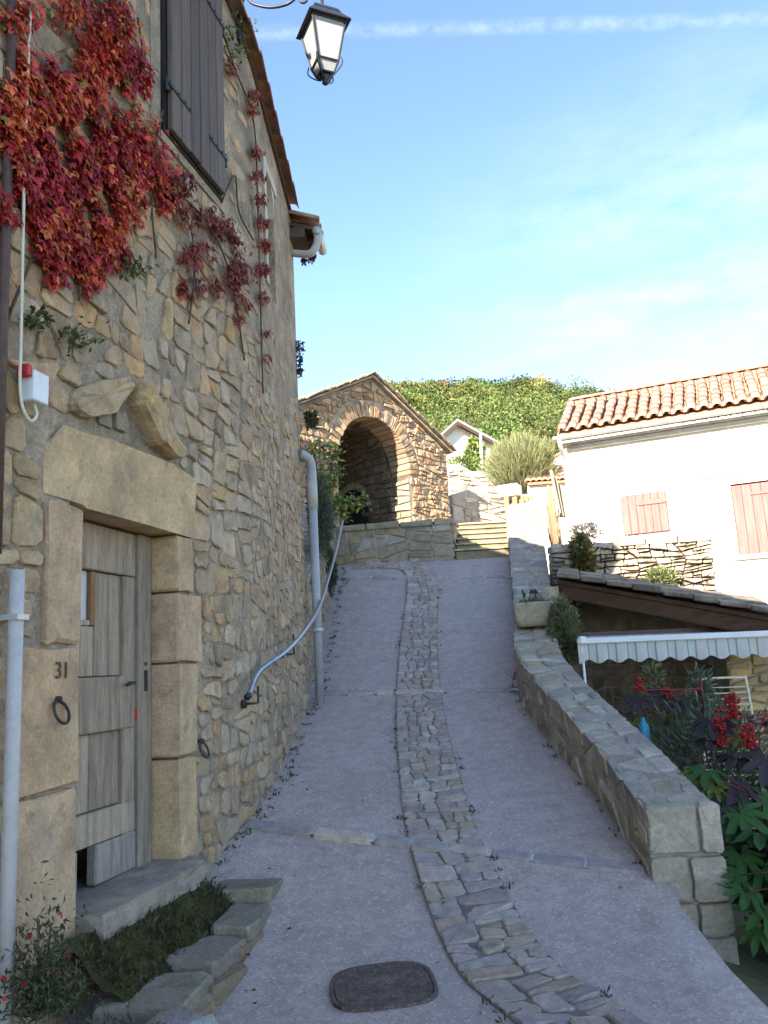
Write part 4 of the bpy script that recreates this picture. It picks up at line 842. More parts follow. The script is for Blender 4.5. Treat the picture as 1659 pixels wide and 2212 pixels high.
def build_trough():
    p = par_in(4.75); s = float(np.interp(10.0, PARP[:, 1], PARL)); p = par_in(s); t, m = par_frame(s); z = par_top(p[1]) + .005; c = p + m * .25
    tr = empty('trough_planter', (c[0], c[1], z), 'pale rounded stone trough with fading lavender on the parapet', 'planter')
    a, b_ = .235, .15; ang = math.atan2(m[1], m[0]); V = []; n = 28
    prof = [(.80, 0), (.97, .05), (1.0, .14), (1.0, .26), (.96, .285), (.84, .285), (.80, .22)]
    for k, h in prof:
        for i in range(n):
            th = 2 * math.pi * i / n; x = a * k * math.copysign(abs(math.cos(th)) ** .45, math.cos(th)); y = b_ * k * math.copysign(abs(math.sin(th)) ** .45, math.sin(th)); V.append((c[0] + x * math.cos(ang) - y * math.sin(ang), c[1] + x * math.sin(ang) + y * math.cos(ang), z + h))
    F = [(j * n + i, j * n + (i + 1) % n, (j + 1) * n + (i + 1) % n, (j + 1) * n + i) for j in range(len(prof) - 1) for i in range(n)] + [tuple(range(n))[::-1]]
    MB().add(V, F, (.42, .35, .24)).build('bowl', 'stone_fresh', tr, True)
    k = len(prof) - 1; MB().add(V[k * n:(k + 1) * n], [tuple(range(n))]).build('soil', 'dark_soil', tr)
    P, D, S, C = [], [], [], []
    for _ in range(260):
        q = np.array([c[0] + random.gauss(0, .08), c[1] + random.gauss(0, .05), z + .24]); P.append(q); D.append((random.gauss(0, .5), random.gauss(0, .5), 1)); S.append(random.uniform(.06, .13)); C.append(random.choice([(.17, .22, .09), (.12, .17, .07), (.22, .24, .12)]))
    leaf_mesh('foliage', P, D, rnd_dirs(len(P)), S, C, 'leaf', tr, .14)
    fl = MB()
    for _ in range(11):
        q = np.array([c[0] + random.gauss(0, .09), c[1] + random.gauss(0, .05), z + .25]); d = np.array([random.gauss(0, .06), random.gauss(0, .05), random.uniform(.13, .22)]); fl.tube([q, q + d * .7], .003, 4, (.1, .1, .06)); fl.tube([q + d * .68, q + d * .8, q + d * .92, q + d], [.005, .013, .012, .004], 6, (.05, .04, .05))
    tag(fl.build('dry_flower_spikes', 'wood_dark', tr, True), kind='stuff')
build_trough()

# manhole cover
def build_manhole():
    c = np.array([-.13, 4.46]); t = empty('manhole_cover', (c[0], c[1], g(c[1])), 'rusty brown rounded manhole cover set in the ramp in the foreground', 'manhole')
    def ringpts(k, h):
        out = []
        for i in range(32):
            th = 2 * math.pi * i / 32; x = .265 * k * math.copysign(abs(math.cos(th)) ** .62, math.cos(th)); y = .235 * k * math.copysign(abs(math.sin(th)) ** .62, math.sin(th)); X, Y = c[0] + x * math.cos(.12) - y * math.sin(.12), c[1] + x * math.sin(.12) + y * math.cos(.12); out.append((X, Y, g(Y) + .014 + h))
        return out
    n = 32; V = ringpts(1, -.02) + ringpts(1, .006) + ringpts(.93, .008) + ringpts(.92, .001); MB().add(V, [(j * n + i, j * n + (i + 1) % n, (j + 1) * n + (i + 1) % n, (j + 1) * n + i) for j in range(3) for i in range(n)]).build('frame', 'manhole', t)
    V = ringpts(.91, -.01) + ringpts(.905, .007) + ringpts(.4, .008) + [(c[0], c[1], g(c[1]) + .022)]; MB().add(V, [(j * n + i, j * n + (i + 1) % n, (j + 1) * n + (i + 1) % n, (j + 1) * n + i) for j in range(2) for i in range(n)] + [(2 * n + i, 2 * n + (i + 1) % n, 3 * n) for i in range(n)]).build('lid', 'manhole', t)
build_manhole()

# ------------------------------------------------------------------ terrace, retaining wall, steps, arched shelter
RW0, RW1 = np.array([-1.3, 15.25]), np.array([1.22, 15.0]); TZ = 4.22
def build_terrace():
    b = MB(); b.add([(-3.5, 15.5, TZ - .03), (1.2, 15.1, TZ - .03), (1.85, 18.9, TZ - .03), (1.85, 22, TZ - .03), (-6, 22, TZ - .03)], [(0, 1, 2, 3, 4)]); tag(b.build('terrace', 'concrete'), 'terrace floor in front of the arched shelter', kind='structure')
    rw = empty('retaining_wall', (0, 15.1, 3.4), 'short mossy stone retaining wall below the arched shelter', 'wall')
    t = (RW1 - RW0) / np.linalg.norm(RW1 - RW0); nn = np.array([t[1], -t[0]]); L = float(np.linalg.norm(RW1 - RW0))
    def mp(u, v, n): p = RW0 + t * u + nn * n; return np.array([p[0], p[1], v])
    b = MB(); c0 = mp(0, 3.1, 0); b.box(c0, mp(L, 3.1, 0) - c0, mp(0, 3.1, -.5) - c0, [0, 0, TZ - 3.1 - .09]); c1 = mp(L, 3.1, -.01); d = np.array([.55, 3.6, 0]); b.box(mp(L - .45, 3.1, -.02), np.array([.45 * t[0], .45 * t[1], 0]), d, [0, 0, TZ - 3.1 - .08]); b.build('core', 'mortar', rw)
    pal = [(.30, .28, .21), (.34, .31, .245), (.27, .255, .20), (.36, .345, .31), (.31, .27, .19), (.38, .365, .33)]
    lay(rw, masonry(rect_(0, L, 3.30, TZ - .09), [random.uniform(.2, .34) for _ in range(40)] + [.1] * 30, .075, .026, 1.2, 1.5), mp, pal, 'stone_fresh', (.010, .030), 'wall_stone', .05, 90, inset=.9, rough=.16, wob=.06)
    u = -.02
    while u < L: l = random.uniform(.3, .7); l = min(l, L + .05 - u); gg = stone_geo([(u + .01, -.40), (u + l - .01, -.40), (u + l - .01, .05), (u + .01, .05)], lambda a, b_, n: np.array([*(RW0 + t * a + nn * b_), TZ - .09 + n]), .085, .02, .93, .02, .10, .05); MB().add(*gg, vary((.31, .29, .215))).build('coping_stone', 'stone_fresh', rw, False); u += l
    e = np.array([.152, .988]); ne = np.array([.988, -.152]); C0 = RW1
    def side(u, v, n): p = C0 + e * u + ne * n; return np.array([p[0], p[1], v])
    lay(rw, courses(.0, 3.4, 3.3, TZ - .02, .2, .4, .02, .3), side, pal, 'stone_fresh', (.015, .03), 'flank_stone', .04, 40, inset=.86, rough=.1)
build_terrace()
def build_steps():
    st = empty('stone_steps', (1.7, 15.2, 3.4), 'flight of mossy stone steps beside the arched shelter terrace', 'steps'); n = 6; rise, tread = .152, .34
    for i in range(n):
        y0 = 15.02 + i * tread; x0 = 1.26 + (y0 - 15) * .152; x1 = float(np.interp(y0, PARP[:, 1], PARP[:, 0])) + .02
        b = MB(); b.box((x0, y0, 3.2), (x1 - x0, 0, 0), (.06, tread + .3 if i < n - 1 else 2.6, 0), (0, 0, .25 + rise * (i + 1)), vary((.27, .25, .17), .15), .02); sp = b.build('step', 'step_stone', st); b = MB(); zt_ = 3.2 + .25 + rise * (i + 1); b.box((x0 - .02, y0 - .035, zt_ + .002), (x1 - x0, 0, 0), (.06, tread + .02, 0), (0, 0, .035), vary((.52, .48, .38), .08), .010); b.build('tread', 'step_stone', sp)
build_steps()

AR = np.array([1.49, 18.5]); AT = -np.array([.669, .743]); AN = np.array([.743, -.669])       # right corner, along the front to the left, outward
def am(s, v, n): p = AR + AT * s + AN * n; return np.array([p[0], p[1], v])
AC, AZ, ARAD, A_W = 2.43, 5.66, 1.09, 4.86; PEAK = (2.43, 7.60); EV = 6.42
def gable(s): return PEAK[1] - abs(s - PEAK[0]) * (PEAK[1] - EV) / 2.43
def build_arch():
    sh = empty('arched_shelter', (*AR, TZ), 'small gabled stone shelter with a wide round arch and flagstone roof', 'shelter')
    D = 3.4
    # arch outline (right jamb up and over to the left jamb)
    prof = [(AC - ARAD, TZ - .05), (AC - ARAD, 4.9)] + [(AC - ARAD * math.cos(t), AZ + ARAD * math.sin(t)) for t in np.linspace(0, math.pi, 25)] + [(AC + ARAD, 4.9), (AC + ARAD, TZ - .05)]
    def outer(s, v):
        if v <= AZ + .01: return (0, v) if s < AC else (A_W, v)
        dx, dz = s - AC, v - AZ; best = 1e9
        for k in np.linspace(1, 6, 400):
            S, Z = AC + dx * k, AZ + dz * k
            if S < 0 or S > A_W or Z > gable(S) - .02: best = k; break
        return (AC + dx * best, AZ + dz * best)
    V = []; n = len(prof)
    for s, v in prof: V += [am(s, v, 0), am(*outer(s, v), 0)]
    b = MB(); b.add(V, [(2 * i, 2 * i + 1, 2 * i + 3, 2 * i + 2) for i in range(n - 1)])
    # body: side and rear walls, and the vault inside (with the oven mouth left open)
    for s in (0, A_W): b.add([am(s, TZ - .6, 0), am(s, TZ - .6, -D), am(s, EV, -D), am(s, EV, 0)], [(0, 1, 2, 3)])
    b.add([am(0, TZ - .6, -D), am(A_W, TZ - .6, -D), am(A_W, EV, -D), am(AC, PEAK[1], -D), am(0, EV, -D)], [(0, 1, 2, 3, 4)]); b.build('wall', 'mortar', sh)
    HO = (1.28, 2.25, TZ - .05, 5.66)
    ins = MB(); ds = [0, .45, .9, 1.28, 1.28 + .48, 2.25, 2.7, D - .3]
    for i in range(n - 1):
        for j in range(len(ds) - 1):
            if i <= 1 and HO[0] - .01 <= ds[j] and ds[j + 1] <= HO[1] + .01: continue
            (s0, v0), (s1, v1) = prof[i], prof[i + 1]; ins.add([am(s0, v0, -ds[j]), am(s1, v1, -ds[j]), am(s1, v1, -ds[j + 1]), am(s0, v0, -ds[j + 1])], [(0, 1, 2, 3)])
    ins.add([am(s, v, -(D - .3)) for s, v in prof], [tuple(range(n))]); ins.build('vault', 'shade_mortar', sh, False)
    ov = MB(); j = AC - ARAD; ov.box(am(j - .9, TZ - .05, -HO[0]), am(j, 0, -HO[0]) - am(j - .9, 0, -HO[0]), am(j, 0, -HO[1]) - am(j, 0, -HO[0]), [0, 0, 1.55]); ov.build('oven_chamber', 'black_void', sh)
    pal = [(.36, .26, .175), (.40, .30, .20), (.32, .25, .18), (.36, .30, .23), (.41, .32, .215), (.30, .25, .195), (.40, .27, .165)]
    # face stones
    RV = ARAD + .34; out = []
    def keep(p):
        c = centre(p)
        if c[1] > AZ:
            d = np.array([c[0] - AC, c[1] - AZ]); l = np.linalg.norm(d)
            if l < RV - .05: return None
            d /= l; p = clip(p, -d[0], -d[1], -((d[0] * AC + d[1] * AZ) + RV + .01))
        else:
            if abs(c[0] - AC) < ARAD + .05: return None
            p = clip(p, 1, 0, AC - ARAD - .0) if c[0] < AC else clip(p, -1, 0, -(AC + ARAD + .0))
        return p if len(p) >= 3 else None
    B = [(0, TZ - .02), (A_W, TZ - .02), (A_W, EV - .05), (PEAK[0], PEAK[1] - .06), (0, EV - .05)]
    cs = masonry(B, [random.uniform(.15, .28) for _ in range(200)] + [random.uniform(.08, .12) for _ in range(120)], .030, .022, 1.3, 1.5)
    cs = [q for q in (keep(p) for p in cs) if q]
    lay(sh, cs, am, pal, 'stone_fresh', (.012, .05), 'wall_stone', .04, 260, inset=.88, rough=.28, wob=.05, key=lambda p: area(p) * (1 if centre(p)[0] < 4.2 else .2))
    # voussoirs and jamb stones (they turn the corner into the arch)
    a = 0.0
    while a < math.pi - .02:
        da = min(random.uniform(.085, .15), math.pi - a); r1 = ARAD + random.uniform(.22, .33); q = [(AC - r * math.cos(t), AZ + r * math.sin(t)) for r, t in ((ARAD - .012, a + .008), (ARAD - .012, a + da - .008), (r1, a + da - .012), (r1, a + .012))]
        gg = stone_geo(q, am, random.uniform(.012, .04), .5, .92, .010, .2, .06); MB().add(*gg, vary(random.choice(pal))).build('arch_stone', 'stone_fresh', sh, False); a += da
    v = TZ - .02
    def jamb(v, nd, n): return am(AC - ARAD + n + .012, v, -nd)       # inner right reveal: height, depth into the arch, out from the jamb
    # vault stones seen on the right reveal
    def rev(x, d, n):
        if x < AZ - TZ: return am(AC - ARAD + n + .004, TZ + x, -d)
        t = (x - (AZ - TZ)) / ARAD; r = ARAD - n - .004; return am(AC - r * math.cos(t), AZ + r * math.sin(t), -d)
    X1 = AZ - TZ + ARAD * math.pi * .62; cs = []
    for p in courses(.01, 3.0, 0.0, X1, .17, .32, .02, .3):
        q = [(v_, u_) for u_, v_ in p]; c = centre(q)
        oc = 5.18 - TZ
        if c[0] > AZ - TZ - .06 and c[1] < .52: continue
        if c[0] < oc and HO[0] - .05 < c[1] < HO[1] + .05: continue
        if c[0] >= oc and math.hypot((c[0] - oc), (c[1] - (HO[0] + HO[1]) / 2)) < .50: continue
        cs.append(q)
    lay(sh, cs, rev, lambda p: [(.32, .26, .19), (.36, .30, .22), (.38, .32, .245)] if centre(p)[1] < .5 else [(.15, .125, .095), (.19, .155, .115), (.125, .105, .08)], 'stone_fresh', (.015, .035), 'vault_stone', .02, 120, inset=.85, rough=.12, rnd=.012)  # stones deeper in get a darker palette, the vault's shade put into colour
    hm = MB(); th = np.linspace(0, math.pi, 13); hc = (HO[0] + HO[1]) / 2; hz = 5.18
    for k in range(12):
        q = [(r, t) for r, t in ((.46, th[k] + .02), (.46, th[k + 1] - .02), (.62, th[k + 1] - .02), (.62, th[k] + .02))]; q = [(hz - TZ + r * math.sin(t), hc + r * math.cos(t)) for r, t in q]
        gg = stone_geo(q, rev, .03, .12, .88, .01, .1); MB().add(*gg, vary((.34, .28, .2))).build('oven_stone', 'stone_fresh', sh, False)
    # spandrel closing the square hole above the round oven mouth
    # roof flags on both slopes
    rs = 1.0 / math.hypot(2.43, PEAK[1] - EV); OV = .16
    for sd in (-1, 1):
        dS, dZ = sd * 2.43 * rs, -(PEAK[1] - EV) * rs; base = MB(); L = math.hypot(2.43, PEAK[1] - EV) + .16
        p = am(AC, PEAK[1] + .0, OV - .06); base.box(p, am(AC + dS * L, PEAK[1] + dZ * L, OV - .06) - p, am(AC, PEAK[1], -D - .1) - am(AC, PEAK[1], OV - .06), [0, 0, .05]); base.build('roof_bed', 'mortar', sh)
        k = 0; x = L + .06
        while x > .05:
            d = OV + random.uniform(-.03, .04); rows = 5 if sd == 1 else 3
            for j in range(rows):
                wdt = random.uniform(.34, .62); ln = random.uniform(.30, .36); th = random.uniform(.028, .05); x0 = x; x1 = max(0, x - ln)
                def rp(a, dd, h): return am(AC + dS * a, PEAK[1] + dZ * a + h, dd)
                o = rp(x0, d, .055 + random.uniform(0, .012)); b = MB(); b.box(o, rp(x1, d, .055 + .03) - rp(x0, d, .055), rp(x0, d - wdt, .055) - rp(x0, d, .055), [0, 0, th], vary(random.choice([(.30, .27, .20), (.26, .24, .19), (.36, .33, .27), (.23, .22, .15)])), .01); b.build('roof_slab', 'stone', sh); d -= wdt + .006
            x -= random.uniform(.2, .25)
    b = MB(); b.tube([am(-.03, 5.1, -.05), am(-.12, 5.1, -.05), am(-.16, 5.03, -.05), am(-.12, 4.96, -.05), am(-.06, 4.98, -.05)], .012, 6); b.build('iron_hook', 'old_iron', sh, True)
build_arch()

# ------------------------------------------------------------------ greenery beside the drainpipe
def bush(name, label, cat, c, rx, ry, rz, n, size, pal, width=.2, up=.4, mat='leaf', shell=.45, stems=8):
    o = empty(name, (c[0], c[1], c[2] - rz), label, cat); d = rnd_dirs(n); r = shell + (1 - shell) * RNG.random((n, 1)) ** .6
    lump = 1 + .18 * np.sin(d[:, :1] * 5 + c[0] * 3) * np.cos(d[:, 2:] * 4 + 1) + .10 * np.sin(d[:, 1:2] * 9)
    P = np.array(c) + d * r * lump * [rx, ry, rz]; D = d + rnd_dirs(n) * .7 + [0, 0, up]; leaf_mesh('foliage', P, D, rnd_dirs(n), RNG.uniform(*size, n), pick_cols(n, pal), mat, o, width)
    st = MB()
    for _ in range(stems): e = np.array(c) + np.array([random.uniform(-.7, .7) * rx, random.uniform(-.7, .7) * ry, random.uniform(0, .6) * rz]); st.tube([(c[0] + random.uniform(-.1, .1) * rx, c[1] + random.uniform(-.1, .1) * ry, c[2] - rz * 1.0), (np.array([c[0], c[1], c[2] - rz * .3]) + e) / 2, e], [.014, .010, .004], 5)
    st.build('stems', 'bark', o, True); return o
def build_left_green():
    gw = empty('garden_wall', (-1.0, 12, 1.8), 'low overgrown stone garden wall beyond the house corner', 'wall'); Ys = np.linspace(9.0, 15.3, 26); V = []
    for y in Ys: x = float(np.interp(y, [9.0, 15.3], [-1.02, -.95])); h = g(y) + 1.25; V += [(x, y, g(y) - .4), (x, y, h), (x - .5, y, h), (x - .5, y, g(y) - .4)]
    MB().add(V, [(4 * i + j, 4 * i + j + 1, 4 * i + 5 + j, 4 * i + 4 + j) for i in range(25) for j in range(3)] + [(0, 3, 2, 1)]).build('core', 'mortar', gw)
    lay(gw, masonry([(9.3, 0), (15.2, 0), (15.2, 1.24), (9.3, 1.24)], [random.uniform(.15, .25) for _ in range(90)], .03, .018), lambda y, v, n: np.array([-1.01 + .011 * (y - 9) + n, y, g(y) + v]), [(.30, .27, .21), (.25, .23, .18), (.34, .31, .25)], 'stone', (.02, .05), 'wall_stone', .04, 60)
    bush('rosemary_bush', 'grey-green rosemary bush spilling over the wall behind the drainpipe', 'bush', (-.88, 11.2, 3.72), .13, .55, .52, 4600, (.05, .10), [(.11, .14, .09), (.14, .17, .12), (.08, .11, .06), (.16, .19, .14)], .12, .3)
    bush('trailing_shrub', 'dark trailing shrub at the foot of the wall below the handrail', 'bush', (-.93, 13.0, 3.17), .10, .5, .36, 1800, (.05, .09), [(.06, .09, .04), (.09, .12, .05), (.05, .07, .035)], .2, -.2)
    # leafy shrub with yellowing leaves
    o = empty('yellowing_shrub', (-.9, 12, 3.2), 'leafy shrub with yellow-green leaves reaching over the rosemary', 'shrub'); P, D, Nn, S, C = [], [], [], [], []; st = MB()
    br = [[(700, 1075), (712, 1030), (722, 985), (726, 960)], [(705, 1085), (728, 1078), (748, 1084), (768, 1084), (784, 1080)], [(700, 1080), (722, 1085), (738, 1100), (742, 1118)], [(702, 1060), (718, 1010), (705, 975), (690, 960)], [(700, 1075), (720, 1045), (735, 1010)], [(690, 1060), (682, 1000), (672, 960)]]
    for line in br:
        pts = smooth_curve([at(x, y, 12.0 + random.uniform(-.15, .15)) for x, y in line], 6); st.tube(pts, .010, 5)
        for k, p in enumerate(pts):
            if k < 2: continue
            for _ in range(6): P.append(p + np.array([random.gauss(0, .06), random.gauss(0, .09), random.gauss(0, .055)])); D.append((random.gauss(0, 1), random.gauss(0, .8), random.gauss(-.2, .6))); Nn.append((random.gauss(0, .6), -.5, random.gauss(.6, .5))); S.append(random.uniform(.06, .12)); C.append(random.choice([(.22, .26, .04), (.30, .30, .05), (.13, .19, .05), (.17, .22, .05), (.36, .33, .07), (.10, .15, .05)]))
    leaf_mesh('leaves', P, D, Nn, S, C, 'leaf', o, .6); st.build('branches', 'bark', o, True)
    # dark potted shrub at the shelter's left eave
    bush('eave_ivy', 'dark ivy clump at the left eave of the arched shelter', 'ivy', tuple(at(672, 905, 14.6)), .08, .14, .18, 300, (.06, .11), [(.05, .07, .03), (.08, .11, .04), (.12, .05, .03)], .6)
build_left_green()

# low plants by the door, weeds along the wall foot, fallen leaves
def build_small_plants():
    def tuft(name, label, c, r, h, n, pal, reds=0, size=(.02, .05)):
        o = empty(name, (c[0], c[1], c[2]), label, 'plant'); P = np.array(c) + np.c_[RNG.normal(0, r * .5, n), RNG.normal(0, r * .5, n), np.abs(RNG.normal(0, h * .5, n))]; D = rnd_dirs(n) + [0, 0, .8]; leaf_mesh('foliage', P, D, rnd_dirs(n), RNG.uniform(*size, n), pick_cols(n, pal), 'leaf', o, .3)
        if reds: k = reds; P = np.array(c) + np.c_[RNG.normal(0, r * .5, k), RNG.normal(0, r * .5, k), np.abs(RNG.normal(h * .5, h * .35, k))]; leaf_mesh('red_flowers', P, rnd_dirs(k), rnd_dirs(k), RNG.uniform(.02, .04, k), pick_cols(k, [(.5, .04, .03), (.45, .10, .04)]), 'leaf', o, .8)
        st = MB()
        for _ in range(5): e = np.array(c) + [random.gauss(0, r * .6), random.gauss(0, r * .6), h * random.uniform(.5, 1.2)]; st.tube([np.array(c), e], .004, 4)
        st.build('stems', 'bark', o)
    p = wl(3.36, .0, .22); tuft('flowering_plant', 'green plant with small red flowers at the wall foot left of the door', (p[0], p[1], .22), .16, .34, 1500, [(.06, .08, .03), (.09, .11, .04), (.12, .12, .06)], 34)
    p = wl(3.28, 0, .55); tuft('flowering_plant', 'low bushy plant with red flowers in the lower foreground beside the loose stone', (p[0], p[1], .02), .20, .14, 2400, [(.045, .065, .025), (.07, .09, .035), (.10, .10, .045)], 50)
    P, D, S, C = [], [], [], []
    for _ in range(170):
        k = random.random(); y = random.uniform(5.6, 14.8)
        if k < .6: x = float(np.interp(y, [q[1] for q in LEFT_EDGE], [q[0] for q in LEFT_EDGE])) + abs(random.gauss(0, .04)) + .05
        elif k < .85 and y < 10: x = float(np.interp(y, PARP[:, 1], PARP[:, 0])) - abs(random.gauss(0, .02)) - .03
        else: s = random.uniform(.8, 12); q = strip_pt(s, random.choice((-.26, .26)), 0); x, y = q[0], q[1]
        m = random.randint(4, 9)
        for _ in range(m): P.append((x + random.gauss(0, .022), y + random.gauss(0, .03), g(y) + .012)); D.append((random.gauss(0, .8), random.gauss(0, .8), .7)); S.append(random.uniform(.018, .05)); C.append(random.choice([(.05, .07, .02), (.08, .085, .03), (.10, .08, .04), (.05, .045, .03)]))
    o = leaf_mesh('path_weeds', P, D, rnd_dirs(len(P)), S, C, 'leaf', None, .3); tag(o, 'tiny weeds and moss in the joints along the ramp edges', 'weeds')
    n = 90; Y = RNG.uniform(4.2, 13, n); X = RNG.uniform(-1.0, 1.3, n); sel = RNG.random(n) < .55; X[sel] = -.95 + RNG.normal(0, .12, sel.sum()) - .02 * (Y[sel] - 9) ; X = np.where(Y < 6.5, np.maximum(X, -1.0), X)
    P = np.c_[X, Y, [g(y) + .022 for y in Y]]; D = np.c_[RNG.normal(size=(n, 2)), np.abs(RNG.normal(0, .15, n))]; o = leaf_mesh('fallen_leaves', P, D, np.c_[RNG.normal(0, .25, (n, 2)), np.ones(n)], RNG.uniform(.02, .05, n), pick_cols(n, [(.10, .06, .035), (.06, .04, .03), (.16, .05, .04), (.14, .11, .05), (.05, .04, .035)]), 'leaf', None, .6); tag(o, 'dry brown leaves scattered on the ramp', 'leaves')
build_small_plants()

# ------------------------------------------------------------------ right-hand house with red shutters
HT = np.array([math.cos(R(23)), -math.sin(R(23))]); HN = np.array([-math.sin(R(23)), -math.cos(R(23))]); H0 = np.array([4.12, 17.86]); EAVE = 6.50
def hm(u, v, n=0): p = H0 + HT * u + HN * n; return np.array([p[0], p[1], v])
def hbox(mb, u0, u1, v0, v1, n0, n1, col=(.5, .5, .5), ch=0): p = hm(u0, v0, n0); return mb.box(p, hm(u1, v0, n0) - p, hm(u0, v0, n1) - p, [0, 0, v1 - v0], col, ch)
def build_right_house():
    ho = empty('rendered_house', hm(0, 2.6), 'cream rendered house with clay tile roof and red shutters in full sun', 'house'); L, Dp = 8.0, 6.0; RUN = 1.95; RIDGE = EAVE + .62 * RUN
    W1, W2 = (1.03, 1.97, 4.06, 4.92), (3.22, 4.35, 3.42, 4.88)
    us = sorted([0, W1[0], W1[1], W2[0], W2[1], L]); b = MB()
    for a, c in zip(us[:-1], us[1:]):
        segs = [(1.8, EAVE)]
        for w in (W1, W2):
            if abs(a - w[0]) < 1e-6: segs = [(1.8, w[2]), (w[3], EAVE)]
        for lo, hi in segs: b.add([hm(a, lo), hm(c, lo), hm(c, hi), hm(a, hi)], [(0, 1, 2, 3)])
    for w in (W1, W2):
        u0, u1, v0, v1 = w; d = -.22; b.add([hm(u0, v0), hm(u0, v0, d), hm(u0, v1, d), hm(u0, v1)], [(0, 1, 2, 3)]); b.add([hm(u1, v0), hm(u1, v1), hm(u1, v1, d), hm(u1, v0, d)], [(0, 1, 2, 3)]); b.add([hm(u0, v1), hm(u0, v1, d), hm(u1, v1, d), hm(u1, v1)], [(0, 1, 2, 3)]); b.add([hm(u0, v0), hm(u1, v0), hm(u1, v0, d), hm(u0, v0, d)], [(0, 1, 2, 3)]); b.add([hm(u0, v0, d), hm(u1, v0, d), hm(u1, v1, d), hm(u0, v1, d)], [(0, 1, 2, 3)])
    b.add([hm(0, 1.8), hm(0, 1.8, -Dp), hm(0, EAVE, -Dp), hm(0, RIDGE, -RUN), hm(0, EAVE)], [(4, 3, 2, 1, 0)]); b.add([hm(L, 1.8), hm(L, 1.8, -Dp), hm(L, EAVE, -Dp), hm(L, RIDGE, -RUN), hm(L, EAVE)], [(0, 1, 2, 3, 4)]); b.add([hm(0, 1.8, -Dp), hm(L, 1.8, -Dp), hm(L, EAVE, -Dp), hm(0, EAVE, -Dp)], [(0, 1, 2, 3)])
    b.build('wall', 'white_render', ho)
    # shutters of upright boards, a batten across one leaf
    for (u0, u1, v0, v1), n, nn in ((W1, 6, .015), (W2, 6, -.10)):
        s = empty('shutter', hm(u0, v0)); s.parent = ho; s.location = Vector(hm(u0, v0)) - ho.location; w = (u1 - u0 - .02) / n
        for i in range(n): b = MB(); hbox(b, u0 + .01 + i * w + .003, u0 + .01 + (i + 1) * w - .003, v0 + .01, v1 - .02, nn, nn + .04 + random.uniform(0, .004), ch=.005); b.build('board', 'red_paint', s)
        b = MB(); hbox(b, u0 + .36, u1 - .02 if n == 6 and nn > 0 else u1 - .4, v1 - .26, v1 - .20, nn + .046, nn + .066, ch=.004); b.build('batten', 'red_paint', s)
    b = MB(); hbox(b, W2[0] - .1, W2[1] + .1, W2[2] - .10, W2[2], -.12, .06, ch=.01); b.build('window_sill', 'pale_render', ho)
    # rough projecting ledge above the windows: broken render edge and stone lintel
    prof = [(2.6, 5.05), (3.0, 5.12), (3.5, 5.1), (4.0, 5.18), (4.6, 5.2), (4.6, 5.30), (4.1, 5.27), (3.6, 5.2), (3.0, 5.2)]; gg = stone_geo(prof, hm, .025, .02, .95, .03, .1); MB().add(*gg, (.7, .64, .54)).build('render_patch', 'white_render', ho)
    # roof
    b = MB(); OVH = .30; p = hm(-.12, EAVE - .62 * OVH + .04, OVH); b.box(p, hm(L + .1, 0, 0) - hm(-.12, 0, 0), hm(0, RIDGE + .04, -RUN) - hm(0, EAVE - .62 * OVH + .04, OVH), [0, 0, .06]); roof = b.build('roof', 'terracotta_plain', ho)
    b = MB(); p = hm(-.12, RIDGE + .04, -RUN); b.box(p, hm(L + .1, 0, 0) - hm(-.12, 0, 0), hm(0, EAVE - .2, -Dp - .3) - hm(0, RIDGE + .04, -RUN), [0, 0, .06]); b.build('rear_roof', 'terracotta_plain', ho)
    slope = np.array([*(-HN), .62]); slope /= np.linalg.norm(slope); nrm = np.cross([HT[0], HT[1], 0], slope); k = 0; pitch = .245
    if nrm[2] < 0: nrm = -nrm
    chan = half_tile_mesh('channel_tile', .42, .10, .085)
    u = -.02
    while u < 5.3:
        for j in range(6):
            o = hm(u + random.gauss(0, .006), EAVE - .62 * OVH + .10, OVH + .07) + slope * (.345 * j) + nrm * (.035 + random.uniform(0, .008)); place('roof_tile', TILE, roof, o, slope + np.array([HT[0], HT[1], 0]) * random.gauss(0, .02), nrm)
        o = hm(u + pitch / 2, EAVE - .62 * OVH + .10, OVH + .05) + nrm * .11; ob = place('channel_tile', chan, roof, o, slope, -nrm); u += pitch
    u = -.15
    while u < 5.4: place('ridge_tile', TILE, roof, hm(u, RIDGE + .10, -RUN), (HT[0], HT[1], 0), (0, 0, 1)); u += .36
    # gutter, stepped tile cornice, downpipe
    gz = EAVE - .62 * OVH + .005; b = MB(); th = np.linspace(math.pi, 2 * math.pi, 9)
    V = [hm(u_, gz + .075 * math.sin(t) * (1 if q == 0 else .9), OVH + .10 + .075 * math.cos(t) * (1 if q == 0 else .9)) for u_ in (-.2, 5.5) for q in (0, 1) for t in th]
    b.add(V, [(i, i + 1, 18 + i + 1, 18 + i) for i in range(8)] + [(9 + i, 27 + i, 27 + i + 1, 9 + i + 1) for i in range(8)] + [(0, 18, 27, 9), (8, 17, 35, 26)]); b.build('gutter', 'zinc', ho, True)
    b = MB(); hbox(b, -.05, 5.6, EAVE - .32, EAVE - .22, 0, .16); b.build('cornice', 'pale_render', ho); b = MB(); hbox(b, .12, 5.6, EAVE - .43, EAVE - .33, 0, .10); b.build('cornice', 'pale_render', ho)
    u = 2.55
    while u < 5.2: place('cornice_tile', TILE, ho, hm(u, EAVE - .20, .26), (-HN[0], -HN[1], 0), (0, 0, 1)); u += .23
    b = MB(); b.tube(smooth_curve([hm(-.06, gz - .06, OVH + .1), hm(-.06, gz - .2, OVH + .06), hm(-.04, gz - .42, .10), hm(-.04, gz - .6, .07)], 5) + [hm(-.04, 2.6, .07)], .05, 12); b.build('downpipe', 'zinc', ho, True)
build_right_house()

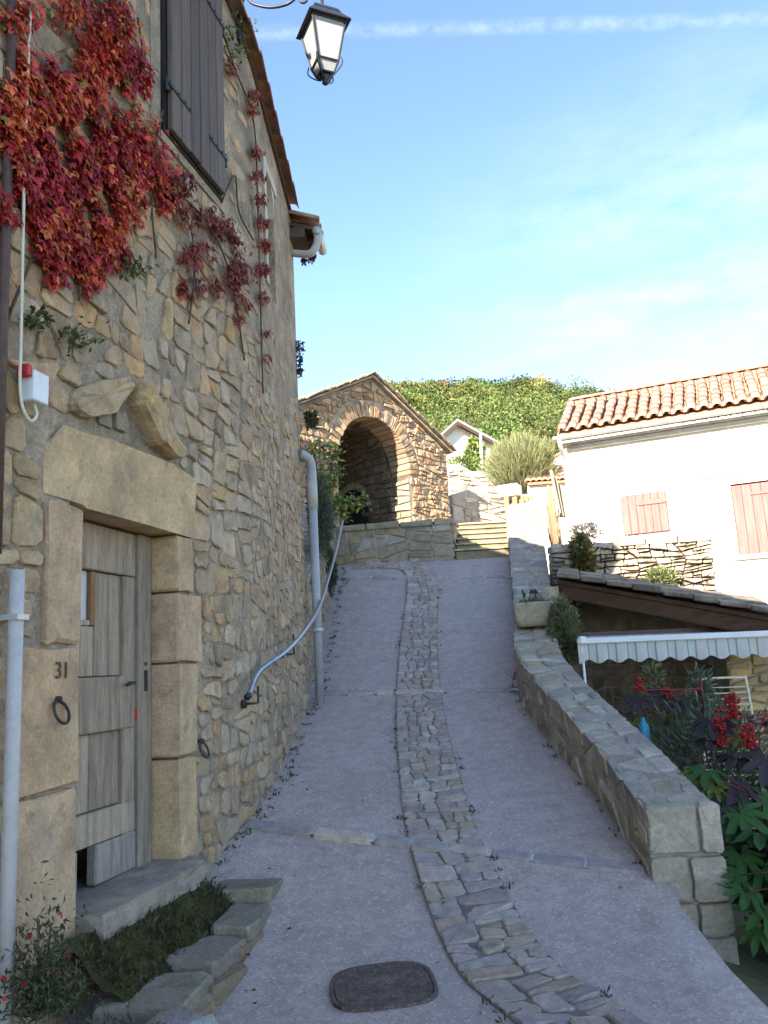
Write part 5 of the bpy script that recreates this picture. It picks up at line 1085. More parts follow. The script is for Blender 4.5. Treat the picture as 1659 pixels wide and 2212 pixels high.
# ------------------------------------------------------------------ dry-stone walls, reed fence, shed, awning
DW0, DW1 = np.array([2.62, 12.9]), np.array([5.02, 12.75])
def build_dry_wall():
    dw = empty('dry_stone_wall', (3.8, 12.8, 2.4), 'rough dry-stone wall in front of the red-shuttered house', 'wall'); t = (DW1 - DW0) / np.linalg.norm(DW1 - DW0); nn = np.array([t[1], -t[0]]); L = float(np.linalg.norm(DW1 - DW0))
    def mp(u, v, n): p = DW0 + t * u + nn * n; return np.array([p[0], p[1], v])
    def topz(u): return 3.34 + .05 * math.sin(u * 4) + .03 * math.sin(u * 11)
    b = MB(); p = mp(0, 1.2, -.03); b.box(p, mp(L, 1.2, -.03) - p, mp(0, 1.2, -.5) - p, [0, 0, 2.08]); b.build('core', 'dark_soil', dw)
    pal = [(.45, .42, .36), (.40, .365, .31), (.50, .46, .39), (.36, .33, .28), (.43, .37, .28)]
    lay(dw, masonry(rect_(-.02, L, 2.0, 3.27), [random.uniform(.2, .3) for _ in range(60)] + [.1] * 60, .020, .014, 1.8, 2.6), mp, pal, 'stone', (.02, .09), 'wall_stone', .06, 230, inset=.88, rough=.25, wob=.08, rnd=.01)
    u = -.05
    while u < L - .05:
        l = random.uniform(.25, .55); l = min(l, L - u + .04); gg = stone_geo([(u + .008, -.45), (u + l - .008, -.45), (u + l - .008, .07), (u + .008, .07)], lambda a, c, n: np.append((DW0 + t * a + nn * c), 3.27 + n), random.uniform(.06, .11), .02, .88, .02, .2, .06); MB().add(*gg, vary((.42, .385, .32))).build('coping_stone', 'stone', dw, False); u += l
    # end face, going back
    def en(u, v, n): p = DW1 + np.array([.06, .998]) * u + np.array([.998, -.06]) * n; return np.array([p[0], p[1], v])
    lay(dw, courses(0, .45, 2.0, 3.27, .09, .22, .014, .3), en, pal, 'stone', (.01, .04), 'end_stone', .05, 30)
    # darker stack at the left, nearer the path, holding the bank
    bs = empty('stone_stack', (2.8, 12.3, 2.4), 'shaded stack of flat dark stones beside the parapet', 'wall'); B0, B1 = np.array([2.46, 12.25]), np.array([3.12, 12.35]); tt = (B1 - B0) / np.linalg.norm(B1 - B0); n2 = np.array([tt[1], -tt[0]]); L2 = float(np.linalg.norm(B1 - B0))
    def m2(u, v, n): p = B0 + tt * u + n2 * n; return np.array([p[0], p[1], v])
    b = MB(); p = m2(.05, 1.0, -.04); b.box(p, m2(L2, 1.0, -.04) - p, m2(.05, 1.0, -.3) - p, [0, 0, 2.14]); b.build('core', 'mortar', bs); lay(bs, masonry(rect_(-.02, L2, 1.6, 3.2), [random.uniform(.2, .3) for _ in range(30)] + [.1] * 20, .026, .016, 1.8, 2.6), m2, [(.26, .245, .22), (.30, .28, .25), (.23, .22, .20)], 'stone', (.02, .10), 'wall_stone', .06, 90, inset=.85, rough=.25, rnd=.01)
    # shrubs and weeds on and before the wall
    bush('wall_weeds', 'weedy green clump growing on the dry-stone wall', 'weeds', tuple(at(1425, 1252, 12.5)), .26, .12, .16, 700, (.05, .10), [(.16, .20, .06), (.11, .15, .05), (.22, .22, .08)], .25)
    bush('ivy_clump', 'yellowing ivy clump between the dark stone stack and the dry wall', 'ivy', tuple(at(1258, 1205, 12.2)), .16, .12, .34, 900, (.05, .10), [(.10, .13, .04), (.20, .18, .05), (.07, .09, .03), (.25, .14, .05)], .6)
    bush('round_shrub', 'rounded pale green shrub hanging beside the parapet by the trough', 'shrub', tuple(at(1217, 1368, 9.6)), .15, .3, .40, 3200, (.04, .08), [(.17, .19, .08), (.13, .15, .06), (.21, .22, .11)], .3)
    bush('stone_pile_shrub', 'grey rounded cushion of plants on top of the stone stack', 'shrub', tuple(at(1265, 1150, 12.9)), .22, .2, .14, 1000, (.03, .06), [(.20, .19, .17), (.15, .15, .12), (.24, .22, .19)], .4)
build_dry_wall()
def build_reed_fence():
    rf = empty('reed_fence', (2.9, 14, 3.2), 'weathered reed screen fence running along the outer parapet edge', 'fence'); mb = MB(); n = 150
    A, Bp = np.array([2.60, 11.9]), np.array([3.38, 17.0])
    for i in range(n):
        t = i / (n - 1); p = A + (Bp - A) * t; zb = par_top(p[1]) - .65; zt = par_top(min(p[1], 14.9)) + .12 + .72 * sstep(t, .05, .45) * (1 - .35 * sstep(t, .62, 1)) + random.uniform(-.05, .05); l = random.gauss(0, .012)
        mb.tube([(p[0] + random.gauss(0, .006), p[1], zb), (p[0] + l, p[1] + random.gauss(0, .015), zt)], random.uniform(.008, .014), 5, vary(random.choice([(.33, .22, .14), (.38, .27, .18), (.28, .19, .13)])))
    tag(mb.build('reeds', 'reed', rf, True), kind='stuff')
    for k, h in ((0, -.3), (1, .25)):
        b = MB(); b.tube([(A[0] + .02, A[1], par_top(A[1]) + h - .2), (Bp[0] + .02, Bp[1], par_top(14.9) + h)], .012, 6); b.build('rail', 'wood_beam', rf)
build_reed_fence()

S0, S1_ = at(1203, 1252, 10.9), at(1700, 1338, 8.9)
def build_shed():
    sd = empty('open_shed', (3.2, 10.2, -.3), 'dark open lean-to shed with heavy beam and sloping stone-edged roof', 'shed'); e = S1_ - S0; back = np.array([.35, 1.55, .25])
    b = MB(); b.box(S0 + [0, 0, -.05], e, back, [0, 0, .05]); b.build('roof_deck', 'wood_beam', sd)
    b = MB(); b.box(S0 + [0.02, .02, -.24], e, np.array([.02, .12, 0]), [0, 0, .19], ch=.015); b.build('rake_beam', 'wood_beam', sd)
    for k in range(1, 4): b = MB(); b.box(S0 + back * (k / 3.6) + [0, 0, -.20], e, np.array([.02, .10, 0]), [0, 0, .15]); b.build('rafter', 'wood_beam', sd)
    L = float(np.linalg.norm(e)); x = 0; d = e / L; j = 0
    while x < L - .05:
        l = random.uniform(.28, .42); l = min(l, L - x)
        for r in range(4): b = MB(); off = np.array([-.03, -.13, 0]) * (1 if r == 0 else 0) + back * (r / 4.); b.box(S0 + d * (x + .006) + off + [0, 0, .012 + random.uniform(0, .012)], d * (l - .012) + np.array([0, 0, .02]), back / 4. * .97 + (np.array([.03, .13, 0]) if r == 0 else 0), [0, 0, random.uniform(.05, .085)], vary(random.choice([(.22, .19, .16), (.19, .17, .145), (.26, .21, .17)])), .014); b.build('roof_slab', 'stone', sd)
        x += l
    # rear and side walls of rubble, an ochre stone pier on the right
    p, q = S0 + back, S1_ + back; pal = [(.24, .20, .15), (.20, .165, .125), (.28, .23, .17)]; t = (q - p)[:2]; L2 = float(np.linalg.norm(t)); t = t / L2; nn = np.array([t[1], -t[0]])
    def mp(u, v, n): w = p[:2] + t * u + nn * (n - .05); return np.array([w[0], w[1], v])
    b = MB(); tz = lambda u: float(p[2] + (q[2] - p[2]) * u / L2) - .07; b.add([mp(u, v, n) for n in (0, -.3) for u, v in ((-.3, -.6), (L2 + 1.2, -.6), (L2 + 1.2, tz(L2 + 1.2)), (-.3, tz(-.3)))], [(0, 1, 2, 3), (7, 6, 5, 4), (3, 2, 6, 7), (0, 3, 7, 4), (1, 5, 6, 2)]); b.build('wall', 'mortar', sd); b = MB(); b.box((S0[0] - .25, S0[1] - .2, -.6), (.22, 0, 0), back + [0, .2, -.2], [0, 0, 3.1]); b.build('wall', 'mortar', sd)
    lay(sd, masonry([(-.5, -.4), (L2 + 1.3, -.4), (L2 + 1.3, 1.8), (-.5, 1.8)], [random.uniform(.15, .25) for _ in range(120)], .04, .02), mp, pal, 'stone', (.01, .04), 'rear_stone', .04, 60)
    pr = empty('stone_pier', (0, 0, 0), 'ochre coursed stone pier and wall beyond the metal rack', 'pier'); c = at(1612, 1500, 9.6); pr.location = (float(c[0]), float(c[1]), -.4)
    b = MB(); b.abox((c[0] + .32, c[1] + .25, -.5), .95, .4, 2.05); b.build('core', 'mortar', pr)
    def m3(u, v, n): return np.array([c[0] - .155 + u, c[1] + .05 - n, v])
    lay(pr, courses(0, .95, -.4, 1.54, .13, .28, .02, .25), m3, [(.40, .30, .16), (.44, .33, .18), (.36, .28, .16)], 'stone_fresh', (.02, .045), 'wall_stone', .04, 120, inset=.86)
build_shed()
def build_awning():
    A, Bq = at(1247, 1386, 9.15), at(1740, 1366, 8.75); aw = empty('awning', (A[0], A[1], A[2]), 'white awning with green striped scalloped valance over the garden', 'awning'); e = Bq - A; L = float(np.linalg.norm(e)); d = e / L; back = np.array([.12, .9, .06])
    b = MB(); b.box(A + [0, -.03, -.03], e, np.array([.0, .07, 0]), [0, 0, .065], ch=.01); b.build('front_bar', 'white_plastic', aw)
    for k in (.02, .985): b = MB(); b.box(A + e * k + [-.03, -.045, -.03], np.array([.07, 0, 0]), [0, .1, 0], [0, 0, .085], ch=.012); b.build('end_cap', 'white_plastic', aw)
    n = 300; V, F, C = [], [], []; mb = MB()
    cols = {0: (.64, .61, .58), 1: (.28, .34, .29), 2: (.56, .58, .53), 3: (.28, .34, .29)}
    per = .205; rows = (0, .05, .10, .16, 1)
    xs = []; x = 0
    while x < L: xs += [(x, x + .105, 0), (x + .105, x + .119, 1), (x + .119, x + .188, 2), (x + .188, x + per, 3)]; x += per
    for a, b_, c in xs:
        if b_ > L: break
        m = max(1, int((b_ - a) / .018)); 
        for i in range(m):
            q0, q1 = a + (b_ - a) * i / m, a + (b_ - a) * (i + 1) / m
            def vv(q, f): dr = .195 + .022 * math.cos(2 * math.pi * q / .21); return A + d * q + np.array([0, -.012 * math.sin(2 * math.pi * q / .21) * f, -.025 - dr * f])
            P = [vv(q0, 0), vv(q1, 0), vv(q1, .5), vv(q0, .5), vv(q1, 1), vv(q0, 1)]; P += [np.array(t) + [0, .004, 0] for t in P]
            mb.add(P, [(3, 2, 1, 0), (5, 4, 2, 3), (6, 7, 8, 9), (9, 8, 10, 11), (5, 11, 10, 4)], cols[c])
    mb.build('valance', 'awning_cloth', aw)
    mb = MB()
    for a, b_, c in xs:
        if b_ > L: break
        mb.box(A + d * a + [0, .03, .01], d * (b_ - a), back, [0, 0, .004], cols[c])
    mb.build('canopy', 'awning_cloth', aw)
    b = MB(); b.tube([A + [.045, 0, -.06], (A[0] + .045, A[1], -.38)], .014, 8); b.build('post', 'white_plastic', aw, True)
    for k in (.15, .8): b = MB(); b.tube([A + e * k + [0, .03, -.01], A + e * k + back * .5 + [.1, 0, -.08], A + e * k + back], .016, 6); b.build('folding_arm', 'white_plastic', aw)
    b = MB(); b.box(A + back + [0, .0, -.05], e, np.array([.0, .1, 0]), [0, 0, .11]); b.build('cassette', 'brown_metal', aw)
build_awning()
def build_rack():
    c = at(1560, 1500, 8.35); t = empty('metal_rack', (c[0], c[1], -.38), 'cream metal rack with thin horizontal bars standing in the garden', 'rack'); ax = np.array([.96, -.28, 0]); w = .235; zt = at(1560, 1466, 8.35)[2]; lean = np.array([.04, .12, 0])
    def p(x, z): return np.array([c[0], c[1], 0]) + ax * x + lean * (zt - z) * -1 * .3 + [0, 0, z]
    b = MB(); b.tube(smooth_curve([p(-w - .03, -.36), p(-w, .4), p(-w, zt - .06), p(-w + .045, zt), p(w - .045, zt), p(w, zt - .06), p(w + .03, .4), p(w + .06, -.36)], 6), .012, 8); b.build('frame', 'cream_metal', t, True)
    z = zt - .085
    while z > .25: b = MB(); b.tube([p(-w, z), p(w + .01, z)], .0065, 6); b.build('bar', 'cream_metal', t); z -= .055
build_rack()

# ------------------------------------------------------------------ garden plants
def palmate(mb, c, r, nrm, tipdir, cols, lobes=8):
    n = np.array(nrm, float); n /= np.linalg.norm(n); d = np.array(tipdir, float); d -= n * (d @ n); d /= np.linalg.norm(d); s = np.cross(n, d); V = [np.array(c) - n * .0]; K = lobes * 4
    for i in range(K):
        a = -math.pi * .88 + 2 * math.pi * .88 * i / (K - 1); ph = (i % 4) / 4.; l = (.42, .74, 1.0, .74)[i % 4] * (1 - .22 * abs(a) / math.pi); rr = r * l
        V.append(np.array(c) + (d * math.cos(a) + s * math.sin(a)) * rr + n * (.10 * r * (1 if i % 4 == 0 else -.25) - .18 * r * l * l))
    F = [(0, i, i + 1) for i in range(1, K)]; mb.add(V, F, cols); mb.c[-len(V)] = tuple(x * 1.25 for x in cols)
def castor(base, height, label, leaves, seeds, lean=(0, 0)):
    t = empty('castor_plant', base, label, 'plant', 'castor plants in the garden'); b0 = np.array(base, float); top = b0 + [lean[0], lean[1], height]; st = MB(); st.tube(smooth_curve([b0, b0 + (top - b0) * .5 + [.03, 0, 0], top], 6), [.011] * 13, 8); st.build('stem', 'red_stem', t, True)
    for (dx, dy, dz, r, dark, dn) in leaves:
        c = b0 + np.array([dx, dy, dz]); m = MB(); col = (.055, .042, .050) if dark == 1 else ((.045, .12, .03) if dark == 0 else (.13, .17, .03)); nrm = np.array([dn * .5 + random.gauss(0, .25), -.55 + random.gauss(0, .25), 1.0]); td = np.array([dx * .8 + random.gauss(0, .2), -.5 + dy, -.35]); palmate(m, c, r, nrm, td, vary(col, .15)); lf = m.build('leaf', 'leaf', t, True)
        s = MB(); att = b0 + (top - b0) * min(.98, max(.1, (dz - .05) / height)); s.tube(smooth_curve([att, (att + c) / 2 + [0, 0, .05], c], 4), .0035, 6); s.build('leaf_stalk', 'red_stem', lf, True)
    for (dx, dy, dz, hgt, n) in seeds:
        c = b0 + np.array([dx, dy, dz]); m = MB(); m.tube([top - [0, 0, .1], c - [0, 0, hgt / 2], c + [0, 0, hgt / 2]], .006, 5, (.3, .03, .02))
        for _ in range(int(n * 1.8)):
            q = c + np.array([random.gauss(0, .022), random.gauss(0, .022), random.uniform(-hgt / 2, hgt / 2)]); rr = random.uniform(.010, .016); V = [q + rr * np.array(w) for w in ((1, 0, 0), (-1, 0, 0), (0, 1, 0), (0, -1, 0), (0, 0, 1), (0, 0, -1), (.6, .6, .6), (-.6, .6, .6), (.6, -.6, .6), (-.6, -.6, .6), (.6, .6, -.6), (-.6, .6, -.6), (.6, -.6, -.6), (-.6, -.6, -.6))]
            m.add(V, [(0, 6, 8), (0, 8, 12), (0, 12, 10), (0, 10, 6), (1, 9, 7), (1, 13, 9), (1, 11, 13), (1, 7, 11), (4, 8, 6), (4, 9, 8), (4, 7, 9), (4, 6, 7), (5, 10, 12), (5, 12, 13), (5, 13, 11), (5, 11, 10), (2, 6, 10), (2, 7, 6), (2, 11, 7), (2, 10, 11), (3, 8, 9), (3, 12, 8), (3, 13, 12), (3, 9, 13)], vary((.38, .03, .035), .3))
        tag(m.build('seed_cluster', 'leaf', t, True), kind='stuff')
def build_garden():
    def rel(b, x, y, Y): return tuple(np.array(at(x, y, Y)) - np.array(b))
    b1 = (2.62, 7.25, -.38); s = lambda x, y, Y, r, dk, dn=0: (*rel(b1, x, y, Y), r, dk, dn)
    castor(b1, 1.75, 'castor plant with dark leaves and two red seed heads nearest the awning post', [s(1375, 1510, 7.2, .19, 1), s(1430, 1500, 7.35, .20, 1, .5), s(1345, 1540, 7.3, .14, 1), s(1462, 1515, 7.4, .17, 1), s(1365, 1560, 7.2, .12, 2), s(1450, 1545, 7.3, .13, 2)], [(*rel(b1, 1382, 1478, 7.2), .10, 20), (*rel(b1, 1440, 1497, 7.3), .09, 16)])
    b2 = (2.72, 6.05, -.38); s = lambda x, y, Y, r, dk, dn=0: (*rel(b2, x, y, Y), r, dk, dn)
    castor(b2, 1.62, 'tall castor plant with purple leaves and three red seed clusters before the rack', [s(1540, 1560, 6.1, .24, 1, -.3), s(1640, 1555, 6.2, .22, 1, .4), s(1590, 1640, 6.0, .22, 1), s(1655, 1640, 5.9, .24, 1, .5), s(1530, 1600, 6.1, .15, 1), s(1600, 1590, 6.2, .13, 2)], [(*rel(b2, 1583, 1525, 6.0), .17, 46), (*rel(b2, 1555, 1560, 6.0), .16, 26), (*rel(b2, 1618, 1590, 5.9), .15, 34), (*rel(b2, 1557, 1598, 6.0), .10, 14)], (.0, .0))
    b3 = (2.35, 5.75, -.38); s = lambda x, y, Y, r, dk, dn=0: (*rel(b3, x, y, Y), r, dk, dn)
    castor(b3, 1.0, 'broad green castor plant right behind the end of the parapet', [s(1525, 1665, 5.9, .21, 0, -.3), s(1590, 1700, 5.8, .22, 1), s(1560, 1745, 5.7, .24, 1), s(1600, 1760, 5.6, .23, 0), s(1640, 1800, 5.5, .25, 0, .4), s(1600, 1850, 5.5, .22, 0), s(1650, 1880, 5.4, .22, 0), s(1495, 1680, 5.9, .12, 2), s(1545, 1700, 5.8, .12, 2), s(1650, 1720, 5.8, .2, 0)], [])
    b4 = (2.45, 5.2, -.38); s = lambda x, y, Y, r, dk, dn=0: (*rel(b4, x, y, Y), r, dk, dn)
    castor(b4, .7, 'low dark green castor plant at the lower corner of the garden', [s(1610, 1930, 5.2, .2, 0), s(1650, 1960, 5.2, .2, 0), s(1640, 2010, 5.2, .16, 0), s(1600, 1890, 5.4, .15, 0)], [])
    bush('garden_perennials', 'tangle of grey-green garden perennials behind the parapet', 'plants', (2.55, 7.0, .55), .45, .8, .62, 4200, (.05, .11), [(.09, .12, .06), (.12, .15, .09), (.06, .09, .04), (.15, .17, .12)], .22, .5)
    bush('leafy_spike', 'tall slender leafy plant left of the metal rack', 'plant', tuple(at(1517, 1505, 8.0)), .09, .09, .28, 420, (.05, .10), [(.13, .16, .10), (.17, .19, .12), (.10, .13, .07)], .25, .2)
    bush('leafy_stalk', 'thin upright leafy stalk behind the red seed heads', 'plant', tuple(at(1412, 1478, 7.8)), .07, .07, .20, 120, (.05, .09), [(.17, .18, .07), (.13, .15, .06)], .3, .1)
    bush('low_garden_growth', 'dark low leafy growth on the garden floor below the castor leaves', 'plants', (2.75, 5.6, .0), .5, .8, .5, 2600, (.08, .16), [(.04, .08, .025), (.06, .10, .03), (.05, .06, .03)], .55, .3)
    b = MB(); c = at(1392, 1585, 7.0); b.tube([c + [0, 0, -.12], c + [0, 0, -.1], c + [0, 0, .06], c + [0, 0, .10], c + [0, 0, .13]], [.01, .045, .045, .018, .016], 12); tag(b.build('blue_bottle', glass_mat('blue_plastic', (.05, .32, .42), .3, .3), None, True), 'small turquoise plastic bottle hanging among the garden plants', 'bottle')
build_garden()

# ------------------------------------------------------------------ beyond the steps: broom, box, ruin, white house, tiled roofs, hill
def build_beyond():
    # upper garden walls, pale in the sun
    p = lambda x, y, Y: at(x, y, Y)
    def wallrun(name, label, x0, x1, Y0, Y1, tops, zb, pal, limit):
        w = empty(name, p((x0 + x1) / 2, 1100, Y0), label, 'wall'); A, Bq = p(x0, 1100, Y0)[:2], p(x1, 1100, Y1)[:2]; t = (Bq - A); L = float(np.linalg.norm(t)); t = t / L; nn = np.array([t[1], -t[0]]); us = np.linspace(0, L, len(tops)); zs = [p(x0 + (x1 - x0) * k / (len(tops) - 1), y, Y0 + (Y1 - Y0) * k / (len(tops) - 1))[2] for k, y in enumerate(tops)]
        def mp(u, v, n): q = A + t * u + nn * n; return np.array([q[0], q[1], v])
        V = []
        for u, z in zip(us, zs): V += [mp(u, zb, 0), mp(u, z, 0), mp(u, z, -.4), mp(u, zb, -.4)]
        MB().add(V, [(4 * i + j, 4 * i + 4 + j, 4 * i + 5 + j, 4 * i + 1 + j) for i in range(len(us) - 1) for j in range(3)] + [(0, 1, 2, 3), (4 * len(us) - 1, 4 * len(us) - 2, 4 * len(us) - 3, 4 * len(us) - 4)]).build('core', 'pale_render', w)
        cs = []
        for c in courses(0, L, zb, max(zs), .17, .34, .02, .35):
            q = centre(c)
            if q[1] < np.interp(q[0], us, zs) - .10: cs.append(c)
        lay(w, cs, mp, pal, 'stone_fresh', (.01, .05), 'wall_stone', .03, limit, inset=.85, rough=.2)
    wallrun('rubble_bank_wall', 'bright rubble wall at the top of the steps', 978, 1092, 19.6, 20.4, [1068, 1060, 1050, 1052, 1048], 4.3, [(.55, .50, .42), (.48, .43, .36), (.6, .56, .48)], 70)
    wallrun('ruined_wall', 'broken pale garden wall stepping down behind the rubble wall', 972, 1100, 22.0, 23.0, [1002, 1003, 1018, 1017, 1030, 1030], 4.9, [(.52, .47, .40), (.46, .41, .34), (.58, .53, .45)], 60)
    # white-boarded box on wooden posts
    t = empty('planter_box', p(1103, 1110, 17.2), 'white box on an orange wooden stand at the top of the steps', 'planter'); c = p(1103, 1074, 17.2); b = MB(); b.abox((c[0], c[1], c[2]), .42, .34, .25, R(-25), ch=.01); b.build('box', 'white_plastic', t)
    for dx, dy in ((-.15, -.12), (.02, -.14), (.17, -.1), (.28, .06), (.40, .10)):
        b = MB(); b.abox((c[0] + dx + .04, c[1] + dy, c[2] - .46 - (.0 if dx < .2 else -.02)), .10, .03, .455, R(-25), ch=.006); b.build('stand_board', 'orange_wood', t)
    # broom bush
    c = p(1125, 1010, 21.0); o = empty('broom_bush', (c[0], c[1], c[2] - 1.0), 'large rounded broom bush of fine green stems above the steps', 'bush'); n = 9000
    n = 13000; d = rnd_dirs(n); r = RNG.random((n, 1)) ** .45; base = np.array([c[0], c[1], c[2] - .98]); lump = 1 + .13 * np.sin(d[:, :1] * 5 + 1) * np.cos(d[:, 2:] * 6) + .08 * np.sin(d[:, 1:2] * 9 + d[:, :1] * 7)
    P = np.array(c) + d * r * lump * [.86, .86, .72]; up = (P - base); up /= np.linalg.norm(up, axis=1, keepdims=True); tips = pick_cols(n, [(.20, .235, .10), (.25, .275, .12), (.15, .19, .075), (.32, .29, .14), (.29, .22, .12)], .3)
    leaf_mesh('fine_stems', P, up + rnd_dirs(n) * .35 + [0, 0, .2], rnd_dirs(n), RNG.uniform(.12, .34, n), tips, 'leaf_far', o, .05, .02); st = MB()
    for _ in range(60): q = P[random.randrange(n)]; st.tube([base + [random.gauss(0, .06), 0, -.4], base + (q - base) * .45 + [0, 0, .05], base + (q - base) * .9], [.022, .013, .005], 5)
    st.build('branches', 'bark', o, True)
    # white house with gable, ivy and a white pole
    Yh = 34.0; wh = empty('white_house', p(1000, 1020, Yh), 'small white gabled house below the wooded hill', 'house'); A, Bq, Pk = p(944, 958, Yh), p(1078, 972, Yh + 1.5), p(987, 919, Yh + .4); zb = 6.0; back = np.array([2.5, 6, 0.])
    Bq2 = p(1108, 985, Yh + 1.8)
    b = MB(); F = [np.array([A[0], A[1], zb]), np.array([Bq2[0], Bq2[1], zb]), Bq2, Pk, A]; b.add(F + [q + back for q in F], [(0, 1, 2, 3, 4), (9, 8, 7, 6, 5), (0, 5, 6, 1), (1, 6, 7, 2), (4, 9, 5, 0)]); b.build('wall', 'white_render', wh)
    for q0, q1, nm in ((A, Pk, 'roof'), (Pk, Bq2, 'roof')):
        ex = (q1 - q0) / np.linalg.norm(q1 - q0); b = MB(); s0 = q0 - ex * (.35 if q0 is A else 0) + [0, -.35, .03]; s1 = q1 + ex * (.35 if q1 is Bq2 else 0) + [0, -.35, .03]; b.box(s0, s1 - s0, back + [0, .6, 0], [0, 0, .17]); b.build(nm, 'stone', wh)
        b = MB(); b.box(s0 + [0, -.03, -.10], s1 - s0, [0, .05, 0], [0, 0, .16]); b.build('barge_board', 'brown_metal', wh)
    MB().tube([p(1041, 1012, 33), p(1038, 938, 33)], .055, 8).build('pole_temp', 'white_plastic')
    pole = bpy.data.objects['pole_temp']; pole.name = 'white_pole'; tag(pole, 'white metal pole standing before the white house', 'pole')
    bush('climbing_ivy', 'bright green climber on the white house wall beside the pole', 'climber', tuple(p(1026, 985, 33.6)), .38, .3, .75, 1100, (.12, .22), [(.20, .26, .06), (.14, .20, .05), (.26, .30, .08)], .7, 0, 'leaf_far')
    bush('ruin_shrub', 'small green shrub on the ruined wall in front of the white house', 'shrub', tuple(p(1005, 1008, 25)), .5, .3, .28, 500, (.08, .16), [(.14, .18, .05), (.18, .22, .07)], .6, 0, 'leaf_far')
    # red tiled outbuilding left of the downpipe
    ob = empty('tiled_outbuilding', p(1185, 1060, 20.5), 'low outbuilding with ribbed red tile roof beside the rendered house', 'outbuilding'); r0, r1, r2, r3 = p(1140, 1043, 20.0), p(1240, 1036, 20.0), p(1240, 1008, 22.2), p(1152, 1014, 22.2)
    b = MB(); b.add([r0, r1, r2, r3, r0 - [0, 0, .06], r1 - [0, 0, .06], r2 - [0, 0, .06], r3 - [0, 0, .06]], [(0, 1, 2, 3), (4, 7, 6, 5), (0, 4, 5, 1), (3, 2, 6, 7), (0, 3, 7, 4), (1, 5, 6, 2)]); rf = b.build('roof', 'terracotta_plain', ob); 
    for k in range(9):
        f = k / 8.; a, c_ = r0 + (r1 - r0) * f, r3 + (r2 - r3) * f
        for m in range(4): o_ = a + (c_ - a) * (m / 4.); place('roof_tile', TILE, rf, o_ + [0, 0, .01 * m], c_ - a, (0, 0, 1))
    b = MB(); b.add([r0 - [0, -.1, .06], r1 - [0, -.1, .06], (r1[0], r1[1] + .1, 3.2), (r0[0], r0[1] + .1, 3.2)], [(3, 2, 1, 0)]); b.build('wall', 'white_render', ob); b = MB(); b.add([r3, r2, (r2[0], r2[1], 3.2), (r3[0], r3[1], 3.2)], [(3, 2, 1, 0)]); b.build('wall', 'white_render', ob)
    ob2 = empty('red_roof_house', p(1205, 1000, 30), 'far house corner with bright red tiled roof by the downpipe', 'house'); a, c_, d_ = p(1172, 1005, 29), p(1232, 968, 29), np.array([1.5, 3.5, .9]); b = MB(); b.box(a, c_ - a, d_, [0, 0, .10]); b.build('roof', 'terracotta_plain', ob2); b = MB(); b.add([a - [-.1, 0, .02], c_ - [-.0, 0, .02], (c_[0], c_[1], 5.5), (a[0] + .1, a[1], 5.5)], [(3, 2, 1, 0)]); b.build('wall', 'white_render', ob2)
    # leaning boards by the house corner
    lb = empty('leaning_boards', p(1222, 1120, 15.6), 'old boards leaning against the corner of the rendered house', 'boards')
    for k in range(3): b = MB(); q = p(1208 + 5 * k, 1118, 15.8 + .1 * k); b.box(q, [.05, -.02, 0], [0, .03, 0], np.array([-.06 + .03 * k, .2, 1.0 - .15 * k]), (.33, .25, .17), .004); b.build('board', 'wood_grey', lb)
build_beyond()

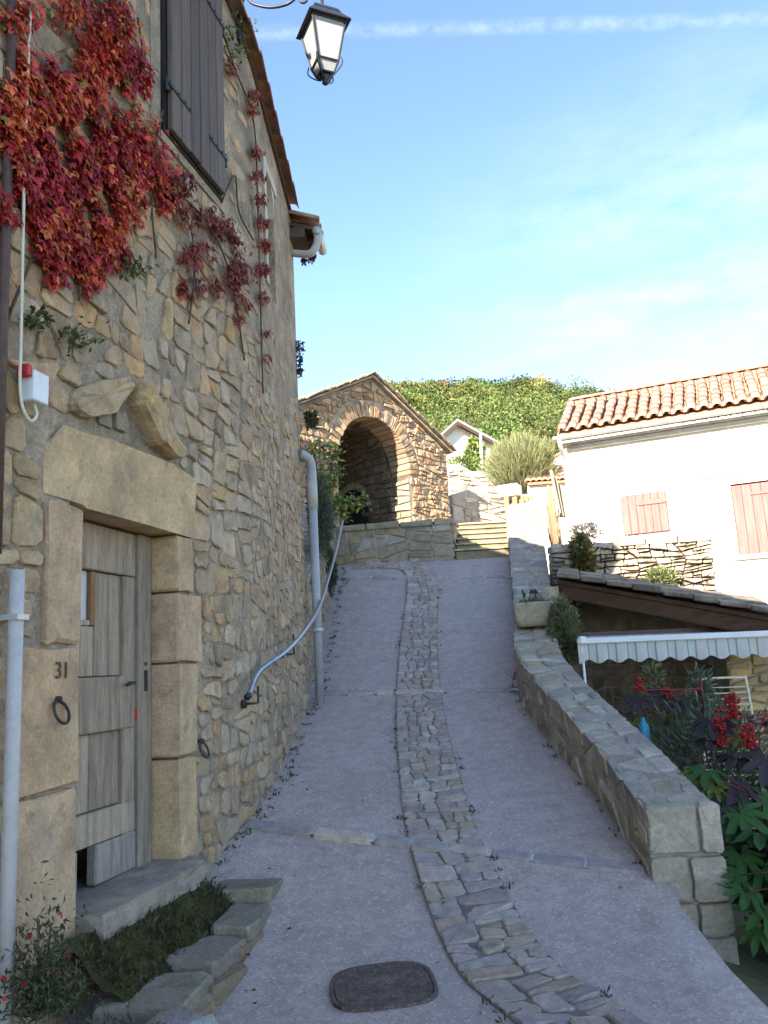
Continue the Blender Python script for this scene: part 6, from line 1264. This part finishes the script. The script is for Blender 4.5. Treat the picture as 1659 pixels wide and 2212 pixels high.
def build_wood():
    pal = np.array([(.12, .17, .05), (.15, .20, .055), (.10, .145, .045), (.19, .22, .065), (.14, .165, .055), (.21, .21, .075)])
    T = []
    while len(T) < 1250:
        Y = 48 + 190 * random.random() ** .8; x = Y * random.uniform(-.045, .27)
        if 48 < Y < 75 and random.random() < .45: continue
        k = math.sin(x * .21 + 1.3) * math.sin(Y * .13 + x * .05) + .45 * math.sin(x * .53 - Y * .31)
        if k < -.78: continue
        T.append((x, Y))
    T = np.array(T); parts = []
    for T_, K in ((T[T[:, 1] < 95], 800), (T[T[:, 1] >= 95], 400)):
        n = len(T_); Z = np.array([terrain(a, b) for a, b in T_]); rr = RNG.uniform(1.3, 2.9, n); hh = rr * RNG.uniform(.8, 1.25, n); c = pal[RNG.integers(0, len(pal), n)] * RNG.uniform(.42, 1.05, (n, 1)) * RNG.uniform(.88, 1.12, (n, 3))
        aut = RNG.random(n); c[aut < .014] = (.34, .20, .07); c[(aut > .014) & (aut < .05)] = (.25, .23, .075)
        d = rnd_dirs(n * K); d[:, 2] = np.where(d[:, 2] < -.3, -d[:, 2], d[:, 2]); ph = np.repeat(RNG.uniform(0, 6, (n, 3)), K, 0); lump = 1 + .07 * np.sin(d * 5 + ph).sum(1, keepdims=True) + .04 * np.sin(d * 11 + ph * 2).sum(1, keepdims=True)
        R3 = np.repeat(np.c_[rr, rr, hh], K, 0); base = np.repeat(np.c_[T_, Z + hh * 1.1 + .3], K, 0); P = base + d * R3 * lump * (.82 + .18 * RNG.random((n * K, 1)))
        parts.append((P, d + rnd_dirs(n * K) * .9, d + rnd_dirs(n * K) * .45, np.repeat(T_[:, 1], K) * RNG.uniform(.0016, .0036, n * K) + .03, np.repeat(c, K, 0) * RNG.uniform(.75, 1.2, (n * K, 1))))
    P, D, Nn, S, C = (np.concatenate([p[i] for p in parts]) for i in range(5))
    o = leaf_mesh('hill_wood', P, D, Nn, S, C, 'leaf_far', None, .8); tag(o, 'dense green wood covering the hill behind the village', 'wood')
    for (x, y, Y, r, h, col, lab) in ((946, 945, 70, .9, 1.5, (.50, .07, .05), 'slender bright red tree on the slope above the white house'), (950, 848, 165, 2.6, 2.0, (.44, .13, .09), 'reddish round tree high on the wooded hill'), (1160, 855, 150, 3.6, 3.0, (.36, .20, .07), 'russet orange tree on the right of the wooded hill'), (1075, 853, 150, 1.8, 1.6, (.40, .17, .08), 'small rust-coloured tree in the middle of the wooded hill')):
        d_ = ray(x, y); best = Y; m = 900; c = at(x, y, Y); z0 = terrain(c[0], c[1]); c = np.array([c[0], c[1], max(c[2], z0 + h)]); o = empty('autumn_tree', (c[0], c[1], z0), lab, 'tree', 'autumn coloured trees on the hill'); d = rnd_dirs(m); P = c + d * [r, r, h] * (.5 + .5 * RNG.random((m, 1))) * (1 + .2 * np.sin(d[:, :1] * 6)); leaf_mesh('crown', P, d + rnd_dirs(m) * .6, d + rnd_dirs(m) * .6, RNG.uniform(.2, .4, m) * r * .7, pick_cols(m, [col]), 'leaf_far', o, .8); b = MB(); b.tube([(c[0], c[1], z0 - .3), (c[0], c[1], c[2])], [.2, .08], 6); b.build('trunk', 'bark', o)
    for x0, y0, x1, y1, Y, nm in ((1208, 905, 1205, 850, 120, 'tall thin grey pole on the wooded hill by the tile roof'), (1003, 890, 1003, 872, 110, 'short grey pole in the trees above the shelter roof')):
        a = at(x0, y0, Y); b_ = at(x1, y1, Y); a[2] = min(a[2], terrain(a[0], a[1])); b = MB(); b.tube([a, (a[0], a[1], b_[2])], .13, 6); tag(b.build('utility_pole', 'wood_beam'), nm, 'pole')
build_wood()
